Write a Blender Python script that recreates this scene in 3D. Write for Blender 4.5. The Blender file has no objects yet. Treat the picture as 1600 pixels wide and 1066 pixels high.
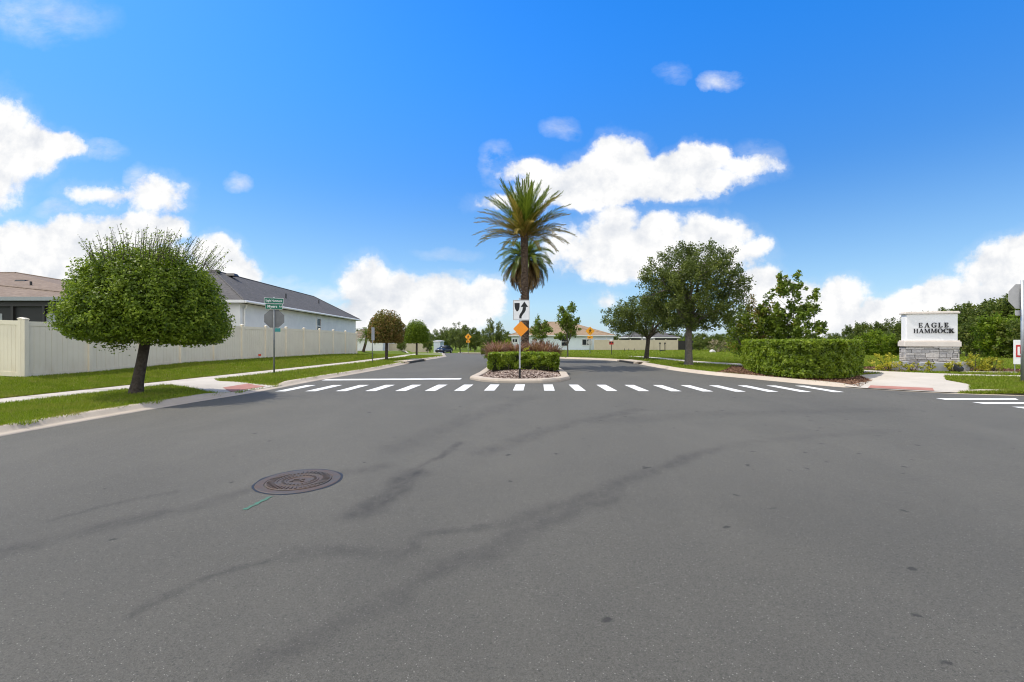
import bpy, bmesh, math, random
import numpy as np
from mathutils import Vector, noise as mnoise

S = bpy.context.scene
COL = S.collection
random.seed(7)
rng = np.random.default_rng(7)
R = math.radians

# ------------------------------------------------------------------ camera
F, H, HY = 711.0, 1.5, 531.0          # focal length in photo pixels, eye height, horizon row
cam = bpy.data.cameras.new("camera")
cam.lens = 16.0; cam.sensor_width = 36.0
cam.shift_y = -(533 - HY) / 1600.0
cam.clip_start = 0.05; cam.clip_end = 3000
camo = bpy.data.objects.new("camera", cam)
camo.location = (0, 0, H); camo.rotation_euler = (R(90), 0, 0)
COL.objects.link(camo); S.camera = camo

# ------------------------------------------------------------------ light
SUN_EL, SUN_AZ = 60.0, -82.0          # azimuth measured from +Y towards +X: the sun stands on the left, slightly ahead
sd = Vector((math.cos(R(SUN_EL)) * math.sin(R(SUN_AZ)), math.cos(R(SUN_EL)) * math.cos(R(SUN_AZ)), math.sin(R(SUN_EL))))
sun = bpy.data.lights.new("sun", "SUN")
sun.energy = 3.5; sun.angle = R(0.5); sun.color = (1.0, 0.93, 0.80)
suno = bpy.data.objects.new("sun", sun)
suno.rotation_euler = sd.to_track_quat('Z', 'Y').to_euler(); suno.location = (-30, 5, 40)
COL.objects.link(suno)
S.view_settings.view_transform = 'Standard'; S.view_settings.look = 'None'
S.view_settings.exposure = 0.35; S.view_settings.gamma = 1.0
S.view_settings.use_curve_mapping = False
S.cycles.max_bounces = 7; S.cycles.transparent_max_bounces = 6
S.cycles.sample_clamp_indirect = 4.0
S.cycles.filter_width = 1.1

class NT:
    """small helper to wire shader nodes"""
    def __init__(s, tree): s.t = tree; s.n = tree.nodes; s.l = tree.links
    def _set(s, sock, v):
        if v is None: return
        if isinstance(v, bpy.types.NodeSocket): s.l.new(v, sock)
        else:
            if sock.type == 'RGBA' and len(v) == 3: v = (*v, 1)
            sock.default_value = v
    def node(s, typ, ins=None, **props):
        n = s.n.new(typ)
        for k, v in props.items(): setattr(n, k, v)
        for k, v in (ins or {}).items(): s._set(n.inputs[k], v)
        return n
    def math(s, op, a, b=None, c=None, clamp=False):
        n = s.n.new('ShaderNodeMath'); n.operation = op; n.use_clamp = clamp
        for i, v in enumerate((a, b, c)): s._set(n.inputs[i], v)
        return n.outputs[0]
    def vec(s, op, a, b=None, scale=None):
        n = s.n.new('ShaderNodeVectorMath'); n.operation = op
        s._set(n.inputs[0], a); s._set(n.inputs[1], b)
        if scale is not None: s._set(n.inputs['Scale'], scale)
        return n.outputs['Value'] if op in ('DOT_PRODUCT', 'LENGTH', 'DISTANCE') else n.outputs[0]
    def maprange(s, v, a, b, c=0.0, d=1.0, smooth=False):
        n = s.n.new('ShaderNodeMapRange'); n.clamp = True
        if smooth: n.interpolation_type = 'SMOOTHSTEP'
        for i, x in enumerate((v, a, b, c, d)): s._set(n.inputs[i], x)
        return n.outputs[0]
    def mix(s, f, a, b, blend='MIX'):
        n = s.n.new('ShaderNodeMix'); n.data_type = 'RGBA'; n.blend_type = blend
        s._set(n.inputs[0], f); s._set(n.inputs[6], a); s._set(n.inputs[7], b)
        return n.outputs[2]
    def noise(s, vec, scale, detail=4, rough=0.5, dist=0.0, out=0):
        n = s.n.new('ShaderNodeTexNoise')
        s._set(n.inputs['Vector'], vec); n.inputs['Scale'].default_value = scale
        n.inputs['Detail'].default_value = detail; n.inputs['Roughness'].default_value = rough
        n.inputs['Distortion'].default_value = dist
        return n.outputs[out]
    def voronoi(s, vec, scale, feature='F1', out=0, rand=1.0):
        n = s.n.new('ShaderNodeTexVoronoi'); n.feature = feature
        s._set(n.inputs['Vector'], vec); n.inputs['Scale'].default_value = scale
        n.inputs['Randomness'].default_value = rand
        return n.outputs[out]
    def ramp(s, f, stops):
        n = s.n.new('ShaderNodeValToRGB'); s._set(n.inputs[0], f)
        e = n.color_ramp.elements
        while len(e) < len(stops): e.new(0.5)
        for el, (p, c) in zip(e, stops): el.position = p; el.color = (*c, 1)
        return n.outputs[0]

# ------------------------------------------------------------------ sky with clouds (all by direction)
W = bpy.data.worlds.new("World"); S.world = W; W.use_nodes = True
wt = NT(W.node_tree); wt.n.clear()
sky = wt.node('ShaderNodeTexSky', sky_type='NISHITA', sun_disc=False, sun_elevation=R(SUN_EL), sun_rotation=R(SUN_AZ),
              altitude=20, air_density=1.15, dust_density=0.35, ozone_density=2.6)
tc = wt.node('ShaderNodeTexCoord')
D = tc.outputs['Generated']
sep = wt.node('ShaderNodeSeparateXYZ', {0: D})
hs = wt.node('ShaderNodeHueSaturation', {'Saturation': 1.45, 'Value': 1.0, 'Hue': 0.511, 'Color': sky.outputs[0]})
hsc = wt.vec('SCALE', hs.outputs[0], None, wt.maprange(sep.outputs[2], 0.12, 0.58, 1.16, 1.95, True))
dyc = wt.math('MAXIMUM', sep.outputs[1], 0.03)
u = wt.math('DIVIDE', sep.outputs[0], dyc); v = wt.math('DIVIDE', sep.outputs[2], dyc)
uv = wt.node('ShaderNodeCombineXYZ', {0: u, 1: v, 2: 0.0}).outputs[0]
wob = wt.vec('SCALE', wt.vec('SUBTRACT', wt.noise(uv, 9.0, 5, 0.6, out=1), (0.5, 0.5, 0.5)), None, 0.075)
P = wt.vec('ADD', uv, wob)
BL = [  # x, y, rx, ry in photo pixels at eye direction, strength
 (-20,235,75,85,1),(40,235,60,45,1),(95,230,50,24,.9),(0,270,60,32,.8),
 (155,303,62,20,.72),(248,306,52,34,.8),
 (40,395,80,48,1),(110,385,65,45,1),(175,372,55,42,1),(225,362,62,36,1),(0,425,90,60,1),(160,425,170,50,1),(345,402,48,34,.95),(300,440,90,40,.9),(375,425,34,40,.8),
 (570,445,42,42,1),(545,438,20,14,.8),(625,462,55,32,1),(680,468,60,36,1),(725,478,40,30,1),(760,468,32,36,1),(650,490,135,34,1),(600,480,75,38,1),
 (975,248,45,42,1),(935,278,65,38,1),(1035,262,55,30,1),(1095,250,45,26,.95),(1160,262,50,20,.85),(880,290,75,28,.95),(1010,292,110,28,1),(830,268,60,16,.7),(800,315,60,22,.8),(1100,280,90,20,.9),(930,310,90,16,.8),
 (900,385,62,38,.9),(950,375,50,48,.95),(1035,372,52,40,1),(1110,370,65,34,1),(1170,385,40,20,.8),(960,415,85,30,.95),(1050,405,90,32,1),(960,340,40,26,.7),(1080,400,120,30,.95),
 (1185,448,48,40,1),(1240,470,48,36,1),(1320,465,42,34,1),(1290,495,75,40,1),(1380,488,60,28,1),(1440,474,60,26,1),(1500,462,60,34,1),(1550,432,55,48,1),(1610,415,60,48,1),(1560,480,120,44,1),(1230,505,90,34,1),(1420,510,140,30,1),
 (948,466,24,18,.6)]
THIN = [(1125,127,40,20,.62),(1050,114,34,22,.24),(370,282,26,18,.5),(875,200,38,24,.36),(50,26,150,46,.30),(430,452,90,22,.45),(740,438,110,14,.42),(520,462,70,20,.5),(215,282,24,32,.4),(775,255,34,36,.45),(1180,255,50,40,.3),(110,330,70,22,.4),(150,232,50,20,.4),(700,400,60,14,.2),(480,500,120,30,.5)]
dens = None
for (x, y, rx, ry, w) in BL:
    c = ((x - 800) / F, (HY - y) / F, 0); s_ = (F / rx, F / ry, 0)
    q = wt.vec('MULTIPLY', wt.vec('SUBTRACT', P, c), s_)
    d = wt.math('MULTIPLY_ADD', wt.vec('DOT_PRODUCT', q, q), -w * 0.62, w)
    dens = d if dens is None else wt.math('SMOOTH_MAX', dens, d, 0.12)
thin = None
for (x, y, rx, ry, w) in THIN:
    q = wt.vec('MULTIPLY', wt.vec('SUBTRACT', P, ((x - 800) / F, (HY - y) / F, 0)), (F / rx, F / ry, 0))
    d = wt.math('MULTIPLY_ADD', wt.vec('DOT_PRODUCT', q, q), -w, w, clamp=True)
    thin = d if thin is None else wt.math('MAXIMUM', thin, d)
nz = wt.noise(uv, 7.5, 8, 0.6)
nz2 = wt.noise(wt.vec('ADD', uv, (0.018, -0.03, 0)), 7.5, 8, 0.6)
front = wt.math('GREATER_THAN', sep.outputs[1], 0.05)
dd = wt.math('ADD', dens, wt.math('MULTIPLY', wt.math('SUBTRACT', nz, 0.5), 1.5))
dd = wt.math('ADD', dd, wt.math('MULTIPLY', wt.math('SUBTRACT', wt.noise(uv, 34, 6, 0.65), 0.5), 0.55))
al = wt.maprange(dd, 0.16, 0.66, 0, 1, True)
al = wt.math('MAXIMUM', al, wt.maprange(dd, -0.25, 0.50, 0, 0.13, True))
wisp = wt.maprange(wt.noise(wt.vec('MULTIPLY', uv, (1, 1.8, 1)), 8, 8, 0.66, 0.25), 0.34, 0.70, 0, 1.5)
al = wt.math('MAXIMUM', al, wt.math('MULTIPLY', thin, wisp, clamp=True))
al = wt.math('MULTIPLY', al, front)
# unseen clouds behind the camera and overhead, added to fill the shade
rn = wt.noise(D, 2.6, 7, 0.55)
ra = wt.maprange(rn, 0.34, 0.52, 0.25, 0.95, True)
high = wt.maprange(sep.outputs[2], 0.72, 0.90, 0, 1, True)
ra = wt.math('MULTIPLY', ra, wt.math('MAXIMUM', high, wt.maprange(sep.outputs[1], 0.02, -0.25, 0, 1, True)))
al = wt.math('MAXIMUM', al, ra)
rel = wt.math('MULTIPLY', wt.math('SUBTRACT', nz, nz2), 0.8)
thick = wt.maprange(dd, 0.5, 1.6, 0.0, 0.07)
lum = wt.math('SUBTRACT', wt.math('ADD', 1.0, rel), thick, clamp=False)
lum = wt.math('MINIMUM', wt.math('MAXIMUM', lum, 0.80), 1.04)
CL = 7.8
rear_fill = wt.maprange(sep.outputs[1], 0.0, -0.3, 1.0, 1.75)  # brightens the added rear clouds so shaded faces get more light
ccol = wt.vec('SCALE', wt.mix(wt.maprange(lum, 0.80, 1.0), (0.86, 0.91, 1.0), (1.0, 1.0, 1.0)), None, wt.math('MULTIPLY', wt.math('MULTIPLY', lum, rear_fill), CL))
# pale moist air low over the horizon
hz = wt.maprange(sep.outputs[2], 0.0, 0.34, 0.55, 0.0, True)
skyc = wt.mix(hz, hsc, (2.7, 5.1, 8.6))
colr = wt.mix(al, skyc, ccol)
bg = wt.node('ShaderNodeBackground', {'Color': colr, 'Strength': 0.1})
out = wt.node('ShaderNodeOutputWorld'); wt.l.new(bg.outputs[0], out.inputs[0])
W.cycles.sampling_method = 'MANUAL'; W.cycles.sample_map_resolution = 512

# ------------------------------------------------------------------ materials
MATS = {}
def mat(name, rough=0.7, spec=0.4, metal=0.0):
    m = bpy.data.materials.new(name); m.use_nodes = True
    t = NT(m.node_tree); b = t.n['Principled BSDF']
    b.inputs['Roughness'].default_value = rough; b.inputs['Metallic'].default_value = metal
    b.inputs['Specular IOR Level'].default_value = spec
    MATS[name] = m
    return m, t, b
def pos(t): return t.node('ShaderNodeNewGeometry').outputs['Position']
def bump(t, b, h, strength=0.3, dist=0.02):
    n = t.node('ShaderNodeBump', {'Height': h, 'Strength': strength, 'Distance': dist})
    t.l.new(n.outputs[0], b.inputs['Normal'])
def varied(name, c1, c2, scale=3.0, rough=0.7, spec=0.3, bscale=0, bstr=0.2, metal=0.0, detail=5, bdist=0.01):
    m, t, b = mat(name, rough, spec, metal); p = pos(t)
    f = t.maprange(t.noise(p, scale, detail, 0.6), 0.3, 0.7)
    t.l.new(t.mix(f, c1, c2), b.inputs['Base Color'])
    if bscale: bump(t, b, t.noise(p, bscale, 4, 0.6), bstr, bdist)
    return m
def leafmat(name, stops, trans=0.35, rough=0.55, spec=0.25):
    m, t, b = mat(name, rough, spec)
    a = t.node('ShaderNodeAttribute', attribute_name='tint')
    c = t.ramp(a.outputs['Fac'], stops)
    t.l.new(c, b.inputs['Base Color'])
    tr = t.node('ShaderNodeBsdfTranslucent', {'Color': t.mix(0.35, c, (0.16, 0.24, 0.02))})
    ms = t.node('ShaderNodeMixShader', {0: trans}); t.l.new(b.outputs[0], ms.inputs[1]); t.l.new(tr.outputs[0], ms.inputs[2])
    t.l.new(ms.outputs[0], t.n['Material Output'].inputs[0])
    return m

def g2(px, py, z=0.0):
    Y = F * (H - z) / (py - HY); return ((px - 800) * Y / F, Y)

# --- asphalt with tyre marks, patches, drips and pale stone chips
m, t, b = mat('asphalt', 0.86, 0.25); p = pos(t)
big = t.noise(p, 0.35, 5, 0.6); mid = t.noise(p, 2.2, 6, 0.65); fine = t.noise(p, 190, 2, 0.7)
base = t.mix(t.maprange(big, 0.3, 0.7), (0.056, 0.054, 0.045), (0.083, 0.079, 0.064))
base = t.mix(t.maprange(mid, 0.35, 0.75, 0, 0.5), base, (0.048, 0.047, 0.042))
lane = t.noise(t.vec('MULTIPLY', p, (0.55, 0.16, 1)), 1.3, 5, 0.6, 0.8)
base = t.mix(t.maprange(lane, 0.45, 0.70, 0, 0.55), base, (0.098, 0.093, 0.077))
gr = t.node('ShaderNodeSeparateColor', {0: t.voronoi(p, 135, out=1)}).outputs[0]
base = t.mix(0.62, base, t.mix(gr, t.mix(0.45, base, (0.02, 0.02, 0.02)), t.mix(0.22, base, (0.34, 0.33, 0.30))))
base = t.mix(t.maprange(fine, 0.30, 0.72, 0, 1), t.mix(0.40, base, (0.03, 0.03, 0.03)), t.mix(0.14, base, (0.45, 0.43, 0.38)))
chip = t.voronoi(p, 95, out=0); cc = t.node('ShaderNodeSeparateColor', {0: t.voronoi(p, 95, out=1)}).outputs[0]
chipm = t.math('MULTIPLY', t.maprange(chip, 0.20, 0.33, 1, 0), t.math('GREATER_THAN', cc, 0.925))
base = t.mix(t.math('MULTIPLY', chipm, 0.55), base, (0.46, 0.44, 0.40))
hole = t.math('MULTIPLY', t.maprange(t.voronoi(p, 48, out=0), 0.2, 0.36, 1, 0), t.math('GREATER_THAN', t.node('ShaderNodeSeparateColor', {0: t.voronoi(p, 48, out=1)}).outputs[1], 0.72))
base = t.mix(t.math('MULTIPLY', hole, 0.5), base, (0.035, 0.035, 0.036))
flat = t.vec('MULTIPLY', p, (1, 1, 0))
wp = t.vec('ADD', flat, t.vec('SCALE', t.vec('SUBTRACT', t.noise(flat, 1.8, 6, 0.65, out=1), (0.5, 0.5, 0.5)), None, 0.42))
STAINS = [ # polyline in photo pixels on the road, half width in metres, strength
 ([(560,806),(610,772),(648,738)],0.075,.65),([(648,738),(690,712),(722,690)],0.035,.55),
 ([(205,958),(330,905),(440,868)],0.022,.55),([(440,870),(560,862),(640,868)],0.05,.40),([(640,868),(655,838),(800,818)],0.03,.5),
 ([(800,818),(930,770),(1110,702)],0.062,.42),([(1110,702),(1180,690),(1400,672)],0.07,.18),
 ([(380,1045),(560,960),(700,885)],0.045,.40),([(700,885),(830,830),(960,770)],0.06,.45),
 ([(0,862),(180,820),(300,792)],0.07,.45),([(300,792),(420,760),(600,728)],0.07,.32),
 ([(80,815),(170,790),(270,770)],0.03,.35),([(760,705),(880,665),(1000,640)],0.09,.35),([(620,700),(730,655),(830,620)],0.14,.25),
 ([(900,660),(1100,648),(1400,640)],0.18,.22)]
near_dark = t.maprange(t.math('ADD', t.node('ShaderNodeSeparateXYZ', {0: p}).outputs[1], t.math('MULTIPLY', t.noise(flat, 0.45, 5, 0.6), 5.0)), 4.6, 9.0, 0.42, 0.0, True)  # darker tone towards the near end of the road, noisy edge
base = t.mix(near_dark, base, t.mix(0.55, base, (0.03, 0.03, 0.028)))
ms_ = None
for pts, hw, st in STAINS:
    w = [g2(*q) for q in pts]
    for (ax, ay), (bx, by) in zip(w[:-1], w[1:]):
        ba = (bx - ax, by - ay, 0); L2 = ba[0] ** 2 + ba[1] ** 2
        pa = t.vec('SUBTRACT', wp, (ax, ay, 0))
        h = t.math('MULTIPLY', t.vec('DOT_PRODUCT', pa, ba), 1 / L2, clamp=True)
        dist = t.vec('LENGTH', t.vec('SUBTRACT', pa, t.vec('SCALE', ba, None, h)))
        k = t.maprange(dist, hw * 3.2, hw * .3, 0, min(1, st * 1.35), True)
        ms_ = k if ms_ is None else t.math('MAXIMUM', ms_, k)
ms_ = t.math('MULTIPLY', ms_, t.maprange(t.noise(t.vec('MULTIPLY', p, (1, .6, 1)), 5, 6, 0.75), 0.32, 0.66, 0.12, 1))
base = t.mix(t.math('MULTIPLY', ms_, 0.9), base, (0.030, 0.029, 0.029))
vd = t.node('ShaderNodeTexVoronoi', {'Vector': wp, 'Scale': 1.7}, voronoi_dimensions='2D'); dv = vd.outputs[0]; dc = t.node('ShaderNodeSeparateColor', {0: vd.outputs[1]})
side = t.maprange(t.node('ShaderNodeSeparateXYZ', {0: p}).outputs[0], -0.5, 2.0, 0.90, 0.45)
drip = t.math('MULTIPLY', t.maprange(t.math('ADD', dv, t.math('MULTIPLY', dc.outputs[1], 0.035)), 0.045, 0.075, 1, 0), t.math('GREATER_THAN', dc.outputs[0], side))
base = t.mix(t.math('MULTIPLY', drip, 0.7), base, (0.02, 0.02, 0.021))
t.l.new(base, b.inputs['Base Color'])
bump(t, b, t.math('ADD', fine, t.math('MULTIPLY', chip, 0.5)), 0.55, 0.006)

def concrete(name, c1, c2):
    m, t, b = mat(name, 0.85, 0.25); p = pos(t)
    c = t.mix(t.maprange(t.noise(p, 0.9, 6, 0.65), 0.3, 0.7), c1, c2)
    c = t.mix(t.maprange(t.noise(p, 60, 3, 0.7), 0.4, 0.8, 0, 0.25), c, (0.22, 0.2, 0.17))
    st = t.maprange(t.noise(p, 4.0, 6, 0.75), 0.56, 0.72, 0, 0.45)
    c = t.mix(st, c, (0.26, 0.22, 0.17))
    t.l.new(c, b.inputs['Base Color']); bump(t, b, t.noise(p, 90, 3, 0.6), 0.25, 0.004)
    return m
concrete('kerb_concrete', (0.38, 0.325, 0.265), (0.47, 0.405, 0.335))
concrete('walk_concrete', (0.42, 0.385, 0.335), (0.50, 0.46, 0.405))
m, t, b = mat('paint_white', 0.6, 0.35); p = pos(t)
c = t.mix(t.maprange(t.noise(p, 3, 5, 0.6), 0.35, 0.7), (0.76, 0.76, 0.74), (0.56, 0.56, 0.54))
c = t.mix(t.maprange(t.noise(p, 26, 6, 0.75), 0.57, 0.66, 0, 0.75), c, (0.20, 0.20, 0.19))
t.l.new(t.mix(t.maprange(t.noise(p, 1.1, 4, 0.6), 0.5, 0.75, 0, 0.4), c, (0.36, 0.36, 0.35)), b.inputs['Base Color'])
m, t, b = mat('tactile_red', 0.75, 0.3); p = pos(t)
t.l.new(t.mix(t.maprange(t.noise(p, 5, 5, 0.6), 0.3, 0.7), (0.30, 0.125, 0.095), (0.38, 0.185, 0.145)), b.inputs['Base Color'])
m, t, b = mat('mulch', 0.9, 0.15); p = pos(t)
v_ = t.voronoi(t.vec('MULTIPLY', p, (1, 1.7, 1)), 34, out=1)
c = t.ramp(t.node('ShaderNodeSeparateColor', {0: v_}).outputs[0], [(0, (0.06, 0.032, 0.02)), (0.5, (0.14, 0.075, 0.047)), (1, (0.26, 0.155, 0.105))])
t.l.new(c, b.inputs['Base Color']); bump(t, b, t.voronoi(p, 34), 0.8, 0.03)
m, t, b = mat('mulch_chips', 0.9, 0.15)
a = t.node('ShaderNodeAttribute', attribute_name='tint')
t.l.new(t.ramp(a.outputs['Fac'], [(0, (0.07, 0.038, 0.024)), (0.5, (0.16, 0.09, 0.056)), (1, (0.30, 0.185, 0.125))]), b.inputs['Base Color'])
m, t, b = mat('pebble_stone', 0.75, 0.3)
a = t.node('ShaderNodeAttribute', attribute_name='tint')
t.l.new(t.ramp(a.outputs['Fac'], [(0, (0.12, 0.08, 0.065)), (0.5, (0.27, 0.20, 0.165)), (1, (0.50, 0.42, 0.36))]), b.inputs['Base Color'])
# ground cover under the grass blades
m, t, b = mat('turf', 0.9, 0.1); p = pos(t)
c = t.mix(t.maprange(t.noise(p, 0.5, 5, 0.6), 0.3, 0.7), (0.10, 0.145, 0.012), (0.15, 0.19, 0.02))
c = t.mix(t.maprange(t.noise(p, 30, 4, 0.7), 0.35, 0.75, 0, 0.6), c, (0.045, 0.08, 0.010))
t.l.new(c, b.inputs['Base Color']); bump(t, b, t.noise(p, 45, 4, 0.7), 0.9, 0.05)
m, t, b = mat('soil', 0.95, 0.1); p = pos(t)
t.l.new(t.mix(t.noise(p, 6, 5, 0.6), (0.07, 0.045, 0.03), (0.12, 0.08, 0.05)), b.inputs['Base Color'])
m, t, b = mat('grass_blade', 0.6, 0.2); p = pos(t)
a = t.node('ShaderNodeAttribute', attribute_name='tint')
c = t.ramp(a.outputs['Fac'], [(0, (0.095, 0.15, 0.006)), (0.55, (0.195, 0.275, 0.013)), (0.86, (0.29, 0.355, 0.034)), (1, (0.42, 0.39, 0.12))])
c = t.mix(t.maprange(t.noise(p, 0.7, 4, 0.6), 0.42, 0.72, 0, 0.55), c, (0.25, 0.26, 0.035))
c = t.mix(t.maprange(t.noise(p, 2.2, 6, 0.7), 0.53, 0.70, 0, 0.75), c, (0.31, 0.265, 0.075))
c = t.mix(t.maprange(t.noise(p, 1.5, 5, 0.65), 0.55, 0.75, 0, 0.6), c, (0.075, 0.135, 0.006))
t.l.new(c, b.inputs['Base Color'])
tr = t.node('ShaderNodeBsdfTranslucent', {'Color': c}); mx = t.node('ShaderNodeMixShader', {0: 0.4})
t.l.new(b.outputs[0], mx.inputs[1]); t.l.new(tr.outputs[0], mx.inputs[2]); t.l.new(mx.outputs[0], t.n['Material Output'].inputs[0])

leafmat('leaf_clipped', [(0, (0.045, 0.08, 0.005)), (0.45, (0.13, 0.20, 0.011)), (0.8, (0.23, 0.31, 0.02)), (1, (0.33, 0.41, 0.05))], 0.45, 0.5, 0.3)
leafmat('leaf_oak', [(0, (0.042, 0.058, 0.012)), (0.5, (0.105, 0.135, 0.028)), (0.85, (0.20, 0.235, 0.042)), (1, (0.32, 0.35, 0.075))], 0.42, 0.5, 0.35)
leafmat('leaf_maple', [(0, (0.06, 0.10, 0.012)), (0.55, (0.155, 0.22, 0.022)), (0.88, (0.26, 0.30, 0.035)), (1, (0.32, 0.18, 0.06))], 0.42)
leafmat('leaf_bronze', [(0, (0.065, 0.07, 0.016)), (0.4, (0.16, 0.15, 0.032)), (0.75, (0.29, 0.165, 0.055)), (1, (0.40, 0.20, 0.11))], 0.38)
leafmat('leaf_hedge', [(0, (0.055, 0.09, 0.007)), (0.45, (0.165, 0.245, 0.012)), (0.8, (0.29, 0.38, 0.022)), (1, (0.42, 0.48, 0.07))], 0.5, 0.45, 0.4)
leafmat('leaf_wood', [(0, (0.05, 0.075, 0.012)), (0.5, (0.11, 0.145, 0.024)), (0.9, (0.18, 0.20, 0.036)), (1, (0.25, 0.24, 0.06))], 0.38)
leafmat('leaf_bright', [(0, (0.08, 0.13, 0.008)), (0.5, (0.17, 0.25, 0.014)), (0.9, (0.28, 0.35, 0.022)), (1, (0.36, 0.40, 0.05))], 0.5)
leafmat('leaf_croton', [(0, (0.12, 0.15, 0.015)), (0.35, (0.38, 0.36, 0.03)), (0.8, (0.62, 0.54, 0.05)), (1, (0.68, 0.60, 0.12))], 0.35)
leafmat('leaf_purple', [(0, (0.10, 0.03, 0.025)), (0.5, (0.22, 0.085, 0.06)), (0.85, (0.36, 0.19, 0.14)), (1, (0.46, 0.32, 0.24))], 0.35)
leafmat('leaf_bloom', [(0, (0.09, 0.12, 0.03)), (0.5, (0.22, 0.2, 0.09)), (0.8, (0.5, 0.36, 0.27)), (1, (0.66, 0.54, 0.45))], 0.3)
leafmat('frond_green', [(0, (0.045, 0.075, 0.010)), (0.5, (0.12, 0.17, 0.014)), (1, (0.24, 0.29, 0.035))], 0.35, 0.35, 0.5)
leafmat('frond_old', [(0, (0.09, 0.085, 0.012)), (0.5, (0.24, 0.185, 0.03)), (1, (0.46, 0.29, 0.08))], 0.35)
leafmat('frond_dead', [(0, (0.08, 0.05, 0.022)), (0.5, (0.23, 0.14, 0.06)), (1, (0.46, 0.31, 0.16))], 0.25)
varied('hedge_inner', (0.010, 0.014, 0.004), (0.022, 0.028, 0.008), 14, 0.9, 0.1)  # near-black core, so gaps between leaves read as deep shade
varied('bark_dark', (0.045, 0.035, 0.028), (0.10, 0.082, 0.068), 14, 0.9, 0.15, 26, 0.8, bdist=0.03)
varied('bark_grey', (0.10, 0.085, 0.07), (0.19, 0.165, 0.14), 12, 0.9, 0.15, 24, 0.8, bdist=0.03)
m, t, b = mat('palm_bark', 0.92, 0.1); p = pos(t)
vv = t.voronoi(t.vec('MULTIPLY', p, (1, 1, 1.5)), 9, out=0)
c = t.mix(t.maprange(vv, 0.1, 0.6), (0.20, 0.15, 0.11), (0.045, 0.032, 0.024))
t.l.new(t.mix(t.noise(p, 3, 4), c, (0.12, 0.085, 0.06)), b.inputs['Base Color']); bump(t, b, vv, 1.0, 0.05)

m, t, b = mat('vinyl', 0.42, 0.45); p = pos(t)
zz = t.node('ShaderNodeSeparateXYZ', {0: p}).outputs[2]
c = t.mix(t.maprange(t.noise(p, 1.3, 5, 0.6), 0.3, 0.7), (0.77, 0.69, 0.54), (0.71, 0.63, 0.49))
dirt = t.math('MULTIPLY', t.maprange(t.noise(t.vec('MULTIPLY', p, (2, 2, 0.6)), 1.6, 5, 0.7), 0.45, 0.72), t.maprange(zz, 0.95, 0.30))
t.l.new(t.mix(t.math('MULTIPLY', dirt, 0.55), c, (0.50, 0.36, 0.21)), b.inputs['Base Color'])
varied('vinyl_tan', (0.56, 0.48, 0.36), (0.50, 0.43, 0.32), 1.5, 0.5, 0.4)
def shingle(name, c1, c2, c3):
    m, t, b = mat(name, 0.9, 0.15)
    tcn = t.node('ShaderNodeNewGeometry').outputs['Position']
    br = t.node('ShaderNodeTexNoise', {'Vector': t.vec('MULTIPLY', tcn, (5, 5, 14)), 'Scale': 1.0, 'Detail': 3})
    c = t.mix(t.maprange(br.outputs[0], 0.35, 0.65), c1, c2)
    z = t.node('ShaderNodeSeparateXYZ', {0: tcn}).outputs[2]
    row = t.math('FRACT', t.math('MULTIPLY', z, 13.0))
    c = t.mix(t.math('MULTIPLY', t.math('LESS_THAN', row, 0.16), 0.4), c, c3)
    c = t.mix(t.maprange(t.noise(tcn, 0.8, 5, 0.6), 0.45, 0.75, 0, 0.35), c, c3)
    t.l.new(c, b.inputs['Base Color']); bump(t, b, br.outputs[0], 0.4, 0.02)
shingle('shingle_tan', (0.165, 0.125, 0.098), (0.225, 0.175, 0.14), (0.11, 0.082, 0.065))
shingle('shingle_grey', (0.075, 0.073, 0.075), (0.12, 0.115, 0.115), (0.045, 0.045, 0.047))
shingle('shingle_brown', (0.21, 0.15, 0.10), (0.30, 0.22, 0.15), (0.13, 0.095, 0.07))
varied('stucco_white', (0.66, 0.66, 0.66), (0.74, 0.74, 0.73), 1.2, 0.85, 0.2, 70, 0.35)
varied('stucco_sign', (0.82, 0.82, 0.82), (0.76, 0.76, 0.76), 1.2, 0.8, 0.25, 110, 0.3)
varied('stucco_blue', (0.58, 0.64, 0.68), (0.64, 0.70, 0.73), 1.2, 0.85, 0.2)
varied('trim_cream', (0.72, 0.66, 0.60), (0.64, 0.58, 0.52), 2, 0.7, 0.3, 90, 0.2)
varied('trim_white', (0.78, 0.78, 0.77), (0.72, 0.72, 0.71), 2, 0.5, 0.4)
varied('slab_grey', (0.34, 0.35, 0.37), (0.42, 0.43, 0.45), 2.2, 0.8, 0.3, 60, 0.3)
m, t, b = mat('ledgestone', 0.85, 0.2)
a = t.node('ShaderNodeAttribute', attribute_name='tint'); p = pos(t)
c = t.ramp(a.outputs['Fac'], [(0, (0.27, 0.265, 0.265)), (0.4, (0.50, 0.48, 0.465)), (0.75, (0.68, 0.64, 0.59)), (1, (0.54, 0.45, 0.37))])
t.l.new(t.mix(t.maprange(t.noise(p, 11, 5, 0.7), 0.35, 0.7, 0, 0.5), c, (0.20, 0.195, 0.20)), b.inputs['Base Color']); bump(t, b, t.noise(p, 30, 5, 0.7), 0.7, 0.03)
varied('galvanised', (0.36, 0.38, 0.40), (0.46, 0.48, 0.50), 9, 0.45, 0.5, metal=0.6)
varied('galvanised_dark', (0.17, 0.18, 0.18), (0.23, 0.24, 0.24), 9, 0.5, 0.5, metal=0.4)
varied('sign_back_dark', (0.15, 0.155, 0.16), (0.19, 0.195, 0.20), 4, 0.5, 0.4, metal=0.3)
varied('sign_back_light', (0.42, 0.41, 0.40), (0.48, 0.47, 0.46), 4, 0.6, 0.4)
def plain(name, c, rough=0.5, spec=0.4, metal=0.0, k=0.9):
    return varied(name, c, tuple(x * k for x in c), 6, rough, spec, metal=metal)
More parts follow.
